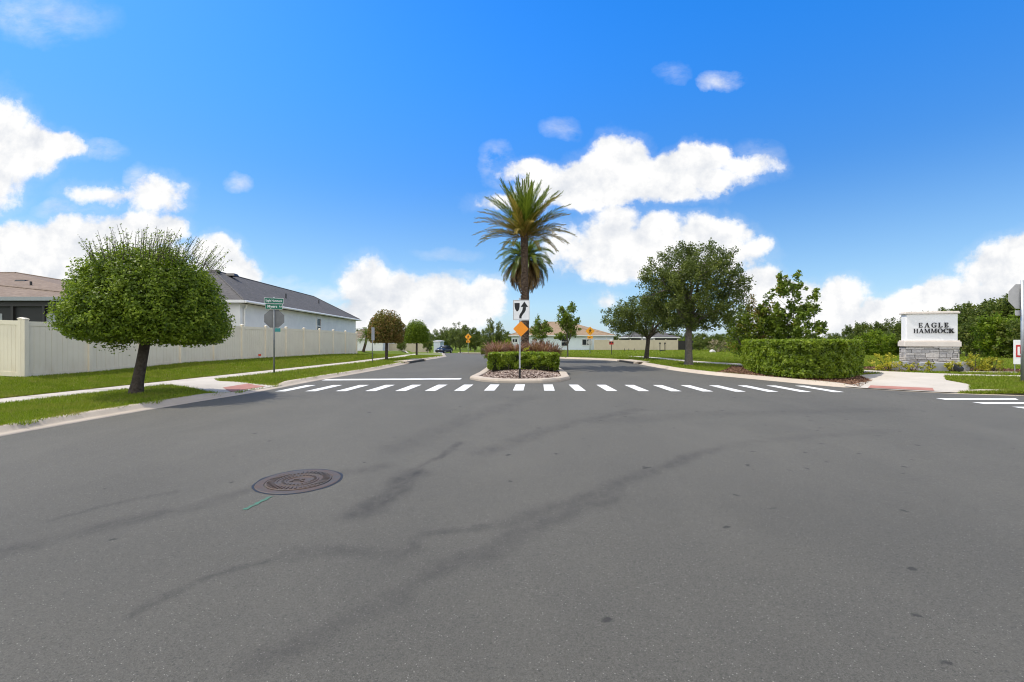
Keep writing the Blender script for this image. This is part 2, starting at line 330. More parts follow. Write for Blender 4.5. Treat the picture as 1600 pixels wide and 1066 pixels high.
plain('sign_white', (0.80, 0.80, 0.79)); plain('sign_black', (0.010, 0.010, 0.011)); plain('sign_orange', (0.88, 0.29, 0.012), 0.4)
plain('sign_amber', (0.92, 0.38, 0.015), 0.4); plain('sign_green', (0.0, 0.13, 0.075), 0.4); plain('sign_red', (0.50, 0.03, 0.03), 0.4); plain('teal_plate', (0.04, 0.25, 0.24))
plain('letter_black', (0.012, 0.012, 0.014), 0.4); plain('dark_bronze', (0.022, 0.020, 0.020), 0.5); plain('black_plastic', (0.014, 0.014, 0.015), 0.5)
plain('screen_dark', (0.025, 0.026, 0.027), 0.7); plain('gutter_white', (0.75, 0.74, 0.72)); plain('fascia_grey', (0.30, 0.32, 0.33))
plain('car_blue', (0.012, 0.018, 0.045), 0.25, 0.6); plain('tyre_rubber', (0.012, 0.012, 0.012), 0.9, 0.1); plain('rim_metal', (0.5, 0.5, 0.5), 0.3, 0.5, 0.8)
plain('lamp_lens', (0.6, 0.6, 0.6), 0.2); varied('green_marking', (0.05, 0.17, 0.125), (0.075, 0.095, 0.078), 16, 0.85, 0.2); plain('orange_flag', (0.75, 0.10, 0.05)); plain('dark_wood', (0.03, 0.028, 0.026), 0.8); plain('rock_white', (0.6, 0.58, 0.56), 0.9)
m, t, b = mat('window_glass', 0.15, 0.15)
b.inputs['Base Color'].default_value = (0.02, 0.025, 0.03, 1)
m, t, b = mat('cast_iron', 0.62, 0.35, 0.35); p = pos(t)
c = t.mix(t.maprange(t.noise(p, 6, 5, 0.65), 0.38, 0.62), (0.082, 0.076, 0.070), (0.100, 0.068, 0.050))
t.l.new(t.mix(t.maprange(t.noise(p, 60, 4, 0.7), 0.4, 0.7, 0, 0.5), c, (0.06, 0.05, 0.05)), b.inputs['Base Color']); bump(t, b, t.noise(p, 80, 4, 0.6), 0.4, 0.005)

# ------------------------------------------------------------------ geometry helpers
def sstep(a, b, x):
    q = np.clip((np.asarray(x, float) - a) / (b - a), 0, 1); return q * q * (3 - 2 * q)
def fall(X, Y):
    """the road and everything beside it drops gently beyond the entrance; the lots on the right stand a little higher"""
    X = np.asarray(X, float); Y = np.asarray(Y, float)
    q = np.clip(Y - 34, 0, 68); s = 0.022 * q * q / (q + 4)
    return -s + 0.46 * sstep(-3, 6, X) * sstep(48, 74, Y)

def link(name, me, parent=None):
    o = bpy.data.objects.new(name, me); COL.objects.link(o)
    if parent is not None: o.parent = parent
    return o
def tag(o, label, cat=None, group=None, kind=None):
    if label: o['label'] = label
    if cat: o['category'] = cat
    if group: o['group'] = group
    if kind: o['kind'] = kind
    return o
def thing(name, label, cat, loc=(0, 0, 0), rz=0.0, group=None):
    o = bpy.data.objects.new(name, None); COL.objects.link(o)
    o.location = loc; o.rotation_euler = (0, 0, rz); o.empty_display_size = 0.2
    return tag(o, label, cat, group)
def copy_tree(o, parent=None):
    c = o.copy(); COL.objects.link(c); c.parent = parent
    for ch in list(o.children): copy_tree(ch, c)
    return c

class MB:
    def __init__(s): s.v = []; s.f = []; s.t = []
    def add(s, vs, fs, tint=0.5):
        k = len(s.v); s.v += [tuple(q) for q in vs]; s.f += [tuple(i + k for i in q) for q in fs]; s.t += [tint] * len(fs)
    def box(s, c, d, rz=0.0, tint=0.5, taper=1.0):
        cx, cy, cz = c; hx, hy, hz = d[0] / 2, d[1] / 2, d[2] / 2; co, si = math.cos(rz), math.sin(rz); vs = []
        for z in (-1, 1):
            for x, y in ((-1, -1), (1, -1), (1, 1), (-1, 1)):
                k = taper if z > 0 else 1.0
                X, Y = x * hx * k, y * hy * k
                vs.append((cx + X * co - Y * si, cy + X * si + Y * co, cz + z * hz))
        s.add(vs, [(3, 2, 1, 0), (4, 5, 6, 7), (0, 1, 5, 4), (1, 2, 6, 5), (2, 3, 7, 6), (3, 0, 4, 7)], tint)
    def hexa(s, vs, tint=0.5):   # 8 corners: four below, four above
        s.add(vs, [(3, 2, 1, 0), (4, 5, 6, 7), (0, 1, 5, 4), (1, 2, 6, 5), (2, 3, 7, 6), (3, 0, 4, 7)], tint)
    def prism(s, poly, z0, z1, xf=None, tint=0.5):
        n = len(poly); vs = [(x, y, z0) for x, y in poly] + [(x, y, z1) for x, y in poly]
        if xf: vs = [xf(q) for q in vs]
        s.add(vs, [tuple(range(n))[::-1], tuple(range(n, 2 * n))] + [(i, (i + 1) % n, n + (i + 1) % n, n + i) for i in range(n)], tint)
    def tube(s, pts, rad, n=8, cap=True, tint=0.5):
        pts = [Vector(q) for q in pts]; rad = rad if hasattr(rad, '__len__') else [rad] * len(pts); vs = []; ref = Vector((0.31, 0.95, 0.05))
        for i, q in enumerate(pts):
            d = (pts[min(i + 1, len(pts) - 1)] - pts[max(i - 1, 0)])
            d = d.normalized() if d.length > 1e-9 else Vector((0, 0, 1))
            if abs(d.dot(ref)) > 0.95: ref = Vector((0.9, 0.1, 0.4)).normalized()
            a = d.cross(ref).normalized(); b = d.cross(a)
            for k in range(n):
                an = 2 * math.pi * k / n; vs.append(q + a * (math.cos(an) * rad[i]) + b * (math.sin(an) * rad[i]))
        fs = [(i * n + k, i * n + (k + 1) % n, (i + 1) * n + (k + 1) % n, (i + 1) * n + k) for i in range(len(pts) - 1) for k in range(n)]
        if cap: fs += [tuple(range(n))[::-1], tuple((len(pts) - 1) * n + k for k in range(n))]
        s.add(vs, fs, tint)
    def lathe(s, prof, c=(0, 0, 0), n=24, tint=0.5):
        vs = [(c[0] + r * math.cos(2 * math.pi * k / n), c[1] + r * math.sin(2 * math.pi * k / n), c[2] + z) for r, z in prof for k in range(n)]
        fs = [(i * n + k, i * n + (k + 1) % n, (i + 1) * n + (k + 1) % n, (i + 1) * n + k) for i in range(len(prof) - 1) for k in range(n)]
        fs += [tuple(range(n))[::-1], tuple((len(prof) - 1) * n + k for k in range(n))]
        s.add(vs, fs, tint)
    def build(s, name, m, parent=None, smooth=False, bevel=0.0):
        me = bpy.data.meshes.new(name); me.from_pydata(s.v, [], s.f)
        at = me.attributes.new('tint', 'FLOAT', 'FACE'); at.data.foreach_set('value', s.t)
        me.materials.append(MATS[m]); me.update()
        if smooth: me.polygons.foreach_set('use_smooth', [True] * len(s.f))
        o = link(name, me, parent)
        if bevel:
            bv = o.modifiers.new('bevel', 'BEVEL'); bv.width = bevel; bv.segments = 2; bv.limit_method = 'ANGLE'
        return o

def np_mesh(name, V, k, m, parent=None, tint=None, smooth=False):
    """V: (n, k, 3) corner array of n separate k-gons"""
    n = len(V); me = bpy.data.meshes.new(name)
    me.vertices.add(n * k); me.vertices.foreach_set('co', np.ascontiguousarray(V, dtype=np.float32).ravel())
    me.loops.add(n * k); me.loops.foreach_set('vertex_index', np.arange(n * k, dtype=np.int32))
    me.polygons.add(n); me.polygons.foreach_set('loop_start', np.arange(n, dtype=np.int32) * k)
    me.update(calc_edges=True)
    at = me.attributes.new('tint', 'FLOAT', 'FACE')
    at.data.foreach_set('value', np.ascontiguousarray(tint if tint is not None else rng.random(n), dtype=np.float32))
    me.materials.append(MATS[m])
    return link(name, me, parent)

def norm(a): return a / np.maximum(np.linalg.norm(a, axis=1, keepdims=True), 1e-9)
def leaf_quads(C, L, ratio=0.55, up=0.5, N=None, nk=1.0, dirs=None, droop=0.0):
    n = len(C); L = np.broadcast_to(np.asarray(L, float), (n,))
    nr = rng.normal(size=(n, 3)); nr[:, 2] += up
    if N is not None: nr = nr * 0.75 + N * nk
    nr = norm(nr)
    rd = rng.normal(size=(n, 3)) if dirs is None else dirs + rng.normal(size=(n, 3)) * 0.25
    t = norm(np.cross(nr, rd)); b = np.cross(nr, t); t[:, 2] -= droop
    l = (L / 2)[:, None]; w = l * ratio
    V = np.empty((n, 4, 3)); V[:, 0] = C - t * l; V[:, 1] = C + b * w + nr * l * 0.18; V[:, 2] = C + t * l; V[:, 3] = C - b * w + nr * l * 0.18
    return V
def leaves(name, C, L, m, parent=None, tint=None, **k):
    return np_mesh(name, leaf_quads(C, L, **k), 4, m, parent, tint)

def inpoly(X, Y, poly):
    ins = np.zeros(len(X), bool); n = len(poly)
    for i in range(n):
        x1, y1 = poly[i]; x2, y2 = poly[(i + 1) % n]
        c = ((y1 > Y) != (y2 > Y)) & (X < (x2 - x1) * (Y - y1) / ((y2 - y1) if y2 != y1 else 1e-9) + x1)
        ins ^= c
    return ins

# ------------------------------------------------------------------ the lie of the land
KL = [(-8.3, -30), (-8.0, 0), (-7.95, 7.0), (-7.77, 9.6), (-7.62, 11), (-7.30, 12.9), (-7.19, 14.6), (-7.12, 16.9), (-6.85, 19.4), (-6.6, 22.9), (-6.52, 26.7), (-6.4, 30), (-6.3, 33), (-6.1, 37), (-6.6, 46), (-9.0, 61), (-11.5, 78), (-17, 100)]
KR = [(60, 11.0), (30, 11.3), (18, 11.7), (13.6, 12.1), (12.35, 12.55), (11.75, 12.9), (11.05, 13.4), (10.5, 14.1), (10.0, 15.0), (9.45, 16.66), (8.9, 18.1), (8.3, 19.6), (7.85, 22.2), (7.8, 25), (7.8, 28), (7.65, 30.5), (7.2, 32.8), (5.8, 34.6), (4.0, 36.7), (1.5, 44), (-1.5, 57), (-4.2, 70), (-7.2, 85), (-12, 100)]
def interp(poly, Y):
    ys = [q[1] for q in poly]; xs = [q[0] for q in poly]; return np.interp(Y, ys, xs)
kl = lambda Y: interp(KL, Y)
kr = lambda Y: interp(KR, Y)
fx = lambda Y: -16.7 + 0.098 * np.asarray(Y, float)            # line of the vinyl fence
def fz(Y): return np.interp(Y, [-20, 14.3, 16.4, 18.5, 20.5, 26, 32.3, 38, 46, 60], [.2, .28, .29, .355, .42, .41, .385, .30, .12, .05]) + fall(-14, Y)
sxo = lambda Y: np.interp(Y, [-30, 10.9, 29, 38, 60, 100], [-14.6, -12.2, -10.35, -10.1, -13.6, -22])   # pavement, far edge
sxi = lambda Y: sxo(Y) + 1.22
def segd(X, Y, a, b):
    ba = (b[0] - a[0], b[1] - a[1]); q = np.clip(((X - a[0]) * ba[0] + (Y - a[1]) * ba[1]) / (ba[0] ** 2 + ba[1] ** 2), 0, 1)
    return np.hypot(X - a[0] - q * ba[0], Y - a[1] - q * ba[1])
def zleft(X, Y):
    X = np.asarray(X, float); Y = np.asarray(Y, float)
    a = sstep(0, 1, (sxo(Y) - X) / np.maximum(sxo(Y) - fx(Y), 0.5))
    base = 0.075 + fall(X, Y) - 0.07 * (1 - sstep(.4, 2.0, segd(X, Y, (-7.75, 12.8), (-7.55, 14.4))))
    hi = fz(Y) + 0.45 * sstep(0.5, 3.5, fx(Y) - X)
    return base + np.maximum(hi - base, 0) * a
def zright(X, Y):
    X = np.asarray(X, float); Y = np.asarray(Y, float)
    return 0.075 + fall(X, Y) + 0.14 * sstep(1.5, 7, X - kr(Y)) * (1 - sstep(24, 32, Y)) - 0.072 * (1 - sstep(.4, 2.0, segd(X, Y, (10.8, 13.8), (12.1, 12.9))))

def sheet(name, rows, m, kind='structure', parent=None):
    """rows of equally many points -> one grid mesh"""
    n = len(rows[0]); vs = [q for r in rows for q in r]
    fs = [(i * n + j, i * n + j + 1, (i + 1) * n + j + 1, (i + 1) * n + j) for i in range(len(rows) - 1) for j in range(n - 1)]
    b = MB(); b.add(vs, fs); o = b.build(name, m, parent, True)
    if kind: o['kind'] = kind
    return o
YS = sorted(set([-30, -15, 0] + list(np.arange(4, 40, 1.0)) + list(np.arange(40, 101, 3.0)) + [q[1] for q in KL if q[1] > 0]))
rows = []
for y in [-60, -20, 0, 20, 34, 40, 50, 60, 75, 90, 105, 130, 180, 300, 600, 1500]:
    rows.append([(x, y, float(fall(x, y)) - 0.03 - 0.0004 * max(0, y - 130)) for x in (-1500, -500, -200, -90, -40, -20, -8, -3, 0, 3, 6, 10, 20, 40, 90, 200, 500, 1500)])
sheet('ground', rows, 'turf')
rows = []
for y in [-50] + [q for q in YS if q > -31]:
    l = float(kl(y)) - 0.3; r = float(kr(y)) + 0.3 if y > 11.2 else 60
    if y > 11.2: r = min(r, 60)
    rows.append([(l + (r - l) * k / 12, y, float(fall(l + (r - l) * k / 12, y))) for k in range(13)])
sheet('road', rows, 'asphalt')

LY = sorted(set(list(np.arange(-30, 4, 3.0)) + list(np.arange(4, 62, 0.8)) + list(np.arange(62, 101, 3.0))))
rows = []
for y in LY:
    k = float(kl(y)) - 0.40
    xs = [k - f for f in (0, .4, 1, 1.6, 2.2, 3, 3.8, 4.6, 5.4, 6.2, 7, 8, 9.5, 11, 14, 20, 30, 50)][::-1]
    rows.append([(x, y, float(zleft(x, y))) for x in xs])
sheet('lawn', rows, 'turf')
rows = []
RY = sorted(set([11.05, 11.3, 11.7, 12.1, 12.3, 12.55, 12.7, 12.9, 13.1, 13.4, 13.75, 14.1, 14.5] + list(np.arange(15, 40, 0.8)) + list(np.arange(40, 101, 2.5))))
for y in RY:
    k = float(kr(y)) + 0.40
    xs = [k + f for f in (0, .4, .9, 1.5, 2.2, 3, 4, 5, 6, 8, 10, 13, 17, 22, 30, 45, 70, 100)]
    rows.append([(x, y, float(zright(x, y))) for x in xs])
sheet('lawn.001', rows, 'turf')

def kerb(name, line, side, drops=(), w=0.42, top=0.115):
    """rolled kerb swept along a line of road-edge points; side=-1 puts the kerb on the left of the line"""
    pts = []
    for (a, b) in zip(line[:-1], line[1:]):
        n = max(1, int(math.hypot(b[0] - a[0], b[1] - a[1]) / 0.5))
        pts += [(a[0] + (b[0] - a[0]) * i / n, a[1] + (b[1] - a[1]) * i / n) for i in range(n)]
    pts.append(line[-1]); pts = np.array(pts)
    for _ in range(3): pts[1:-1] = pts[1:-1] * 0.5 + (pts[:-2] + pts[2:]) * 0.25
    tg = np.gradient(pts, axis=0); tg /= np.linalg.norm(tg, axis=1, keepdims=True)
    nr = np.stack([tg[:, 1], -tg[:, 0]], 1) * (1 if side > 0 else -1)
    prof = [(0, -0.06), (0, 0.008), (0.16 * w / .42, 0.012), (0.22 * w / .42, 0.035), (0.27 * w / .42, top - 0.02), (0.31 * w / .42, top), (w, top + 0.004), (w, -0.06)]
    rows = []
    for q, n_ in zip(pts, nr):
        k = 1.0
        for (cx, cy, rr) in drops: k = min(k, 0.22 + 0.78 * float(sstep(rr * 0.7, rr * 1.25, math.hypot(q[0] - cx, q[1] - cy))))
        rows.append([(q[0] + n_[0] * o_, q[1] + n_[1] * o_, float(fall(q[0], q[1])) + (z * k if z > 0 else z)) for o_, z in prof])
    return sheet(name, rows, 'kerb_concrete')
def dense(line, keep): return [q for q in line if keep(q)]
kerb('kerb', [q for q in KL], -1, [(-7.6, 13.6, 1.35)])
kerb('kerb.001', [q for q in KR], 1, [(11.3, 13.2, 1.5)])

def strip(name, a, b, Y, zf, m, dz=0.02):
    rows = [[(float(a(y)) + (float(b(y)) - float(a(y))) * k / 3, y, float(zf(float(a(y)) + (float(b(y)) - float(a(y))) * k / 3, y)) + dz) for k in range(4)] for y in Y]
    return sheet(name, rows, m)
strip('lawn_edge_shade', lambda y: sxo(y) - .10, lambda y: sxo(y) + .02, list(np.arange(-28, 62, 1.0)), zleft, 'soil', 0.026)  # dark soil strip standing in for the shadow line at the grass edge
strip('pavement', sxo, sxi, list(np.arange(-28, 62, 1.0)), zleft, 'walk_concrete', 0.022)
def poly_sheet(name, poly, zf, m, dz, thick=0.0):
    bm = bmesh.new(); f = bm.faces.new([bm.verts.new((x, y, 0)) for x, y in poly]); bmesh.ops.triangulate(bm, faces=[f])
    for _ in range(6):
        es = [e for e in bm.edges if e.calc_length() > .6]
        if not es: break
        bmesh.ops.subdivide_edges(bm, edges=es, cuts=1); bmesh.ops.triangulate(bm, faces=bm.faces[:])
    for q in bm.verts: q.co.z = float(zf(q.co.x, q.co.y)) + dz
    bm.normal_update()
    for q in bm.faces:
        if q.normal.z < 0: q.normal_flip()
        q.smooth = True
    me = bpy.data.meshes.new(name); bm.to_mesh(me); bm.free(); me.materials.append(MATS[m]); o = link(name, me); o['kind'] = 'structure'; return o
RAMP_L = [(-10.95, 14.5), (-7.78, 12.55), (-7.56, 14.45), (-9.85, 15.45), (-9.95, 18.2), (-10.98, 18.0)]
poly_sheet('kerb_ramp', [(-11.05, 14.0), (-10.5, 14.05), (-7.75, 12.25), (-7.42, 14.7), (-9.85, 15.4), (-10.6, 16.4), (-10.9, 16.4)], zleft, 'walk_concrete', 0.028)
tL = [(-8.70, 13.7), (-8.62, 14.85), (-7.74, 14.3), (-7.86, 12.75)]
poly_sheet('tactile_paving', tL, zleft, 'tactile_red', 0.036)
# right hand pavement and ramp
WR = [(10.9, 44), (11.3, 33), (11.7, 27), (12.55, 23.2), (13.6, 20.6), (14.5, 18.4), (15.2, 16.9), (16.5, 15.9), (19, 15.4), (26, 15.0), (45, 14.6)]
def walk(name, line, w, zf, dz):
    pts = []
    for a, b in zip(line[:-1], line[1:]):
        n = max(1, int(math.hypot(b[0] - a[0], b[1] - a[1]) / 0.7)); pts += [(a[0] + (b[0] - a[0]) * i / n, a[1] + (b[1] - a[1]) * i / n) for i in range(n)]
    pts.append(line[-1]); pts = np.array(pts)
    for _ in range(4): pts[1:-1] = pts[1:-1] * 0.5 + (pts[:-2] + pts[2:]) * 0.25
    tg = np.gradient(pts, axis=0); tg /= np.linalg.norm(tg, axis=1, keepdims=True); nr = np.stack([tg[:, 1], -tg[:, 0]], 1)
    rows = [[(q[0] + n_[0] * s, q[1] + n_[1] * s, float(zf(q[0] + n_[0] * s, q[1] + n_[1] * s)) + dz) for s in (-w / 2, 0, w / 2)] for q, n_ in zip(pts, nr)]
    return sheet(name, rows, 'walk_concrete'), pts
def joints(name, segs):
    b = MB()
    for (a, c) in segs:
        a, c = Vector(a), Vector(c); d = (c - a).normalized(); n_ = Vector((-d.y, d.x, 0)) * .012
        b.add([a - n_, c - n_, c + n_, a + n_], [(0, 1, 2, 3)])
    b.build(name, 'soil')['kind'] = 'structure'
zj = lambda f, x, y: (float(x), float(y), float(f(x, y)) + .026)
joints('pavement_joints', [(zj(zleft, sxo(y) + .02, y), zj(zleft, sxi(y) - .0, y)) for y in np.arange(5.3, 60, 1.5)])
_, WRP = walk('pavement.001', WR, 1.15, zright, 0.02)
RAMP_R = [(10.45, 14.35), (10.78, 13.86), (11.22, 13.46), (11.85, 12.98), (12.4, 12.72), (12.85, 12.75), (14.0, 13.9), (14.3, 15.0), (15.6, 16.4), (14.6, 17.6), (13.2, 17.3), (12.3, 15.6)]
poly_sheet('kerb_ramp.001', RAMP_R, zright, 'walk_concrete', 0.026)
poly_sheet('tactile_paving.001', [g2(1360, 601.8, .06), g2(1457, 606.0, .06), g2(1460, 609.4, .06), g2(1356, 604.8, .06)], zright, 'tactile_red', 0.036)
MULCH_R = [(8.75, 19.6), (9.15, 18.5), (9.75, 16.85), (10.35, 15.15), (10.85, 14.2), (12.3, 15.5), (13.15, 17.3), (14.2, 18.0), (13.6, 19.8), (12.4, 22.6), (11.5, 23.8), (10.2, 21.6)]
poly_sheet('mulch_bed', MULCH_R, zright, 'mulch', 0.018)
BED_S = [(14.6, 19.9), (15.3, 18.3), (17, 17.7), (19.5, 17.2), (22.3, 17.3), (22.2, 19.0), (19.6, 20.6), (17, 21.2), (15.2, 21.2)]
poly_sheet('mulch_bed.001', BED_S, zright, 'mulch', 0.018)

# driveway on the left, far down the road
poly_sheet('driveway', [(-9.0, 58.5), (-9.9, 64.5), (-22, 66), (-22, 60)], zleft, 'walk_concrete', 0.02)

# --- painted markings
b = MB()
for k in range(-8, 11):
    xb = 0.19 + (0.863 if k < 0 else 0.915) * k
    yb = 13.42 - (0.030 * abs(k) if k < 0 else 0.042 * k)
    dx = 0.10 if k < 2 else 0.03; L = 1.83; jx = random.uniform(-.01, .01)
    b.add([(xb - .155 + jx, yb, .004), (xb + .155 + jx, yb, .004), (xb + .155 + dx + jx, yb + L, .004), (xb - .155 + dx + jx, yb + L, .004)], [(0, 1, 2, 3)])
b.build('crosswalk_markings', 'paint_white')['kind'] = 'structure'
b = MB(); b.add([(-7.0, 16.72, .004), (-1.95, 17.15, .004), (-1.95, 17.73, .004), (-7.05, 17.32, .004)], [(0, 1, 2, 3)])
b.build('stop_line', 'paint_white')['kind'] = 'structure'
b = MB()
for k, (px0, px1, py) in enumerate([(1470, 1582, 624), (1528, 1640, 630.3), (1592, 1716, 637.6), (1665, 1800, 646)]):
    x0, y = g2(px0, py); x1, _ = g2(px1, py)
    b.add([(x0, y - .14, .004), (x1, y - .14, .004), (x1 + .25, y + .16, .004), (x0 + .02, y + .16, .004)], [(0, 1, 2, 3)])
b.build('crosswalk_markings.001', 'paint_white')['kind'] = 'structure'
# green utility paint beside the manhole
b = MB(); p0 = Vector((*g2(382, 797), .004)); p1 = Vector((*g2(424, 776), .004)); d = (p1 - p0); nn = Vector((-d.y, d.x, 0)).normalized()
N = 14; L_ = [p0 + d * (i / N) + nn * (.020 + .008 * math.sin(i * 2.1)) for i in range(N + 1)]; R_ = [p0 + d * (i / N) - nn * (.020 + .007 * math.sin(i * 1.3 + 1)) for i in range(N + 1)]
b.add(L_ + R_, [(i, i + 1, N + 2 + i, N + 1 + i) for i in range(N)])
b.build('paint_marking', 'green_marking')['kind'] = 'structure'

# ------------------------------------------------------------------ manhole
mx, my = g2(467.5, 751.5)
mh = thing('manhole_cover', 'round rusty cast iron manhole cover set in the asphalt beside a green paint mark', 'manhole cover', (mx, my, 0))
b = MB(); b.lathe([(.415, -.02), (.415, .003), (.408, .006), (.335, .006), (.330, .000), (.330, -.02)], n=64); b.build('frame_ring', 'cast_iron', mh)
b = MB(); b.lathe([(.322, -.03), (.322, .008), (.315, .011), (.215, .011), (.21, .005), (.195, .005), (.19, .012), (.125, .012), (.12, .006), (.0, .006)], n=64)
for k in range(40):
    a = 2 * math.pi * k / 40; b.box((.27 * math.cos(a), .27 * math.sin(a), .013), (.07, .018, .010), a)
for k in range(26):
    a = 2 * math.pi * k / 26; b.box((.158 * math.cos(a), .158 * math.sin(a), .014), (.026, .016, .008), a)
for x, y, w_, h_ in [(-.04, .03, .05, .02), (.03, .03, .03, .02), (-.02, -.02, .09, .018), (.05, -.04, .03, .02), (-.06, -.05, .03, .018)]: b.box((x, y, .009), (w_, h_, .010))
b.build('lid', 'cast_iron', mh)
b = MB()   # broken asphalt rim round the frame
for k in range(72):
    a0, a1 = 2 * math.pi * k / 72, 2 * math.pi * (k + 1) / 72; r = .418
    w0, w1 = (.018 + .014 * mnoise.noise((math.cos(q) * 3, math.sin(q) * 3, 1.0)) for q in (a0, a1))
    b.add([(r * math.cos(a0), r * math.sin(a0), .003), ((r + w0) * math.cos(a0), (r + w0) * math.sin(a0), .003), ((r + w1) * math.cos(a1), (r + w1) * math.sin(a1), .003), (r * math.cos(a1), r * math.sin(a1), .003)], [(0, 1, 2, 3)])
b.build('rim_gap', 'black_plastic', mh)

# ------------------------------------------------------------------ kerb inlets
def inlet(x, y, rz, L, label):
    t_ = thing('storm_drain', label, 'storm drain', (x, y, float(fall(x, y))), rz)
    b = MB(); b.box((0, .40, .13), (L, .85, .05)); b.box((-L / 2 + .1, -.02, .051), (.2, .25, .105)); b.box((L / 2 - .1, -.02, .051), (.2, .25, .105)); b.build('top_slab', 'kerb_concrete', t_, bevel=.015)
    b = MB(); b.box((0, .02, .05), (L - .42, .2, .098)); b.build('slot_shade', 'black_plastic', t_)  # solid black block standing in for the shade inside the slot
    return t_
inlet(-6.42, 30.4, R(86), 4.2, 'concrete kerb inlet with a dark slot on the left side of the road')
inlet(7.52, 29.6, R(-84), 3.2, 'concrete kerb inlet with a dark slot on the right beside the oak lawn')

# ------------------------------------------------------------------ median island
IS = [(-1.60, 17.25), (-1.42, 19.5), (-1.30, 23), (-1.15, 30), (-1.0, 37.5), (-0.3, 38.6), (1.2, 38.6), (2.0, 37.5), (2.3, 30), (2.42, 23), (2.36, 19.5), (2.2, 17.25), (1.75, 16.35), (1.05, 15.82), (.26, 15.68), (-.5, 15.85), (-1.15, 16.4)]
def offset(poly, d):
    n = len(poly); out_ = []
    for i in range(n):
        a, p_, c = Vector(poly[i - 1]), Vector(poly[i]), Vector(poly[(i + 1) % n])
        tgt = ((p_ - a).normalized() + (c - p_).normalized()).normalized(); out_.append((p_.x + tgt.y * d, p_.y - tgt.x * d))
    return out_
def ring(name, poly, m):
    prof = [(0, -.03), (0, .06), (.03, .115), (.08, .13), (.28, .135), (.33, .12), (.33, .05)]
    b = MB(); n = len(poly); vs = []
    for o_, z in prof: vs += [(x, y, z + float(fall(x, y))) for x, y in offset(poly, o_)]
    b.add(vs, [(j * n + i, j * n + (i + 1) % n, (j + 1) * n + (i + 1) % n, (j + 1) * n + i) for j in range(len(prof) - 1) for i in range(n)])
    o = b.build(name, m, None, False); o['kind'] = 'structure'; return o
ISd = IS[::-1]    # clockwise so that the offset goes inwards
a2 = sum(IS[i - 1][0] * IS[i][1] - IS[i][0] * IS[i - 1][1] for i in range(len(IS)))
IS_ = IS if a2 < 0 else IS[::-1]
ring('kerb.002', IS_, 'kerb_concrete')
inner = offset(IS_, .30)
poly_sheet('island_bed', inner, lambda x, y: 0.0, 'soil', .085)
# pebbles on the bed: chips of stone, too many to count
n = 9000
X = rng.uniform(-1.4, 2.2, n); Y = 15.9 + rng.random(n) ** 1.2 * 6.0
k = inpoly(X, Y, offset(IS_, .32)); X, Y = X[k], Y[k]
Zp = .085 + .10 * sstep(0, 1.4, np.minimum(np.minimum(X + 1.3, 2.1 - X), Y - 16.0)) * .8
V = leaf_quads(np.stack([X, Y, Zp], 1), rng.uniform(.05, .11, len(X)), ratio=.8, up=3.5)
o = np_mesh('pebbles', V, 4, 'pebble_stone'); tag(o, 'reddish brown stone chips covering the front of the median island', 'gravel', kind='stuff')
b = MB(); pl = offset(IS_, .33); c_ = (0.4, 19.5); 
rows_ = []
for f in (1.0, .75, .5, .25):
    rows_.append([(c_[0] + (x - c_[0]) * f, c_[1] + (min(y, 24) - c_[1]) * f, .084 + .075 * (1 - f)) for x, y in pl])
n_ = len(pl); vs = [q for r in rows_ for q in r]; b.add(vs, [(j * n_ + i, j * n_ + (i + 1) % n_, (j + 1) * n_ + (i + 1) % n_, (j + 1) * n_ + i) for j in range(3) for i in range(n_)] + [tuple(3 * n_ + i for i in range(n_))])
b.build('island_mound', 'mulch', None, True)['kind'] = 'structure'
# loose chips on the mulch beds at the right
n = 16000; X = rng.uniform(8.6, 14.4, n); Y = rng.uniform(14, 24, n); k = inpoly(X, Y, MULCH_R); X, Y = X[k], Y[k]
o = np_mesh('bark_chips', leaf_quads(np.stack([X, Y, zright(X, Y) + .03 + rng.random(len(X)) * .02], 1), rng.uniform(.04, .10, len(X)), ratio=.4, up=2.5), 4, 'mulch_chips')
tag(o, 'brown bark chips spread round the foot of the big clipped hedge', 'mulch', kind='stuff')
n = 9000; X = rng.uniform(14.5, 22.4, n); Y = rng.uniform(17, 21.3, n); k = inpoly(X, Y, BED_S); X, Y = X[k], Y[k]
o = np_mesh('bark_chips.001', leaf_quads(np.stack([X, Y, zright(X, Y) + .03 + rng.random(len(X)) * .02], 1), rng.uniform(.04, .10, len(X)), ratio=.4, up=2.5), 4, 'mulch_chips')
tag(o, 'brown bark chips spread in front of the stone entrance monument', 'mulch', kind='stuff')

# ------------------------------------------------------------------ grass blades
def blades(name, X, Y, Z, h, w, label):
    n = len(X); C = np.stack([X, Y, Z], 1); a = rng.uniform(0, 2 * math.pi, n)
    t_ = np.stack([np.cos(a), np.sin(a), np.zeros(n)], 1); hh = h * rng.uniform(.55, 1.25, n); ln = rng.normal(size=(n, 2)) * (h * .45)[:, None]
    V = np.empty((n, 3, 3)); V[:, 0] = C - t_ * (w / 2)[:, None]; V[:, 1] = C + t_ * (w / 2)[:, None]
    V[:, 2] = C + np.stack([ln[:, 0], ln[:, 1], hh], 1)
    o = np_mesh(name, V, 3, 'grass_blade', tint=np.clip(rng.normal(.5, .24, n), 0, 1)); return tag(o, label, 'grass', kind='stuff')
def scatter(n, x0, x1, y0, y1, ok, pw=2.0):
    q = rng.random(n); Y = (y0 ** (1 - pw) + q * (y1 ** (1 - pw) - y0 ** (1 - pw))) ** (1 / (1 - pw))
    X = x0(Y) + rng.random(n) * (x1(Y) - x0(Y)); k = ok(X, Y); return X[k], Y[k]
rampL = [(-11.05, 13.95), (-10.55, 14.0), (-7.75, 12.3), (-7.5, 14.5), (-9.88, 15.35), (-10.8, 16.4), (-11.0, 16.4)]
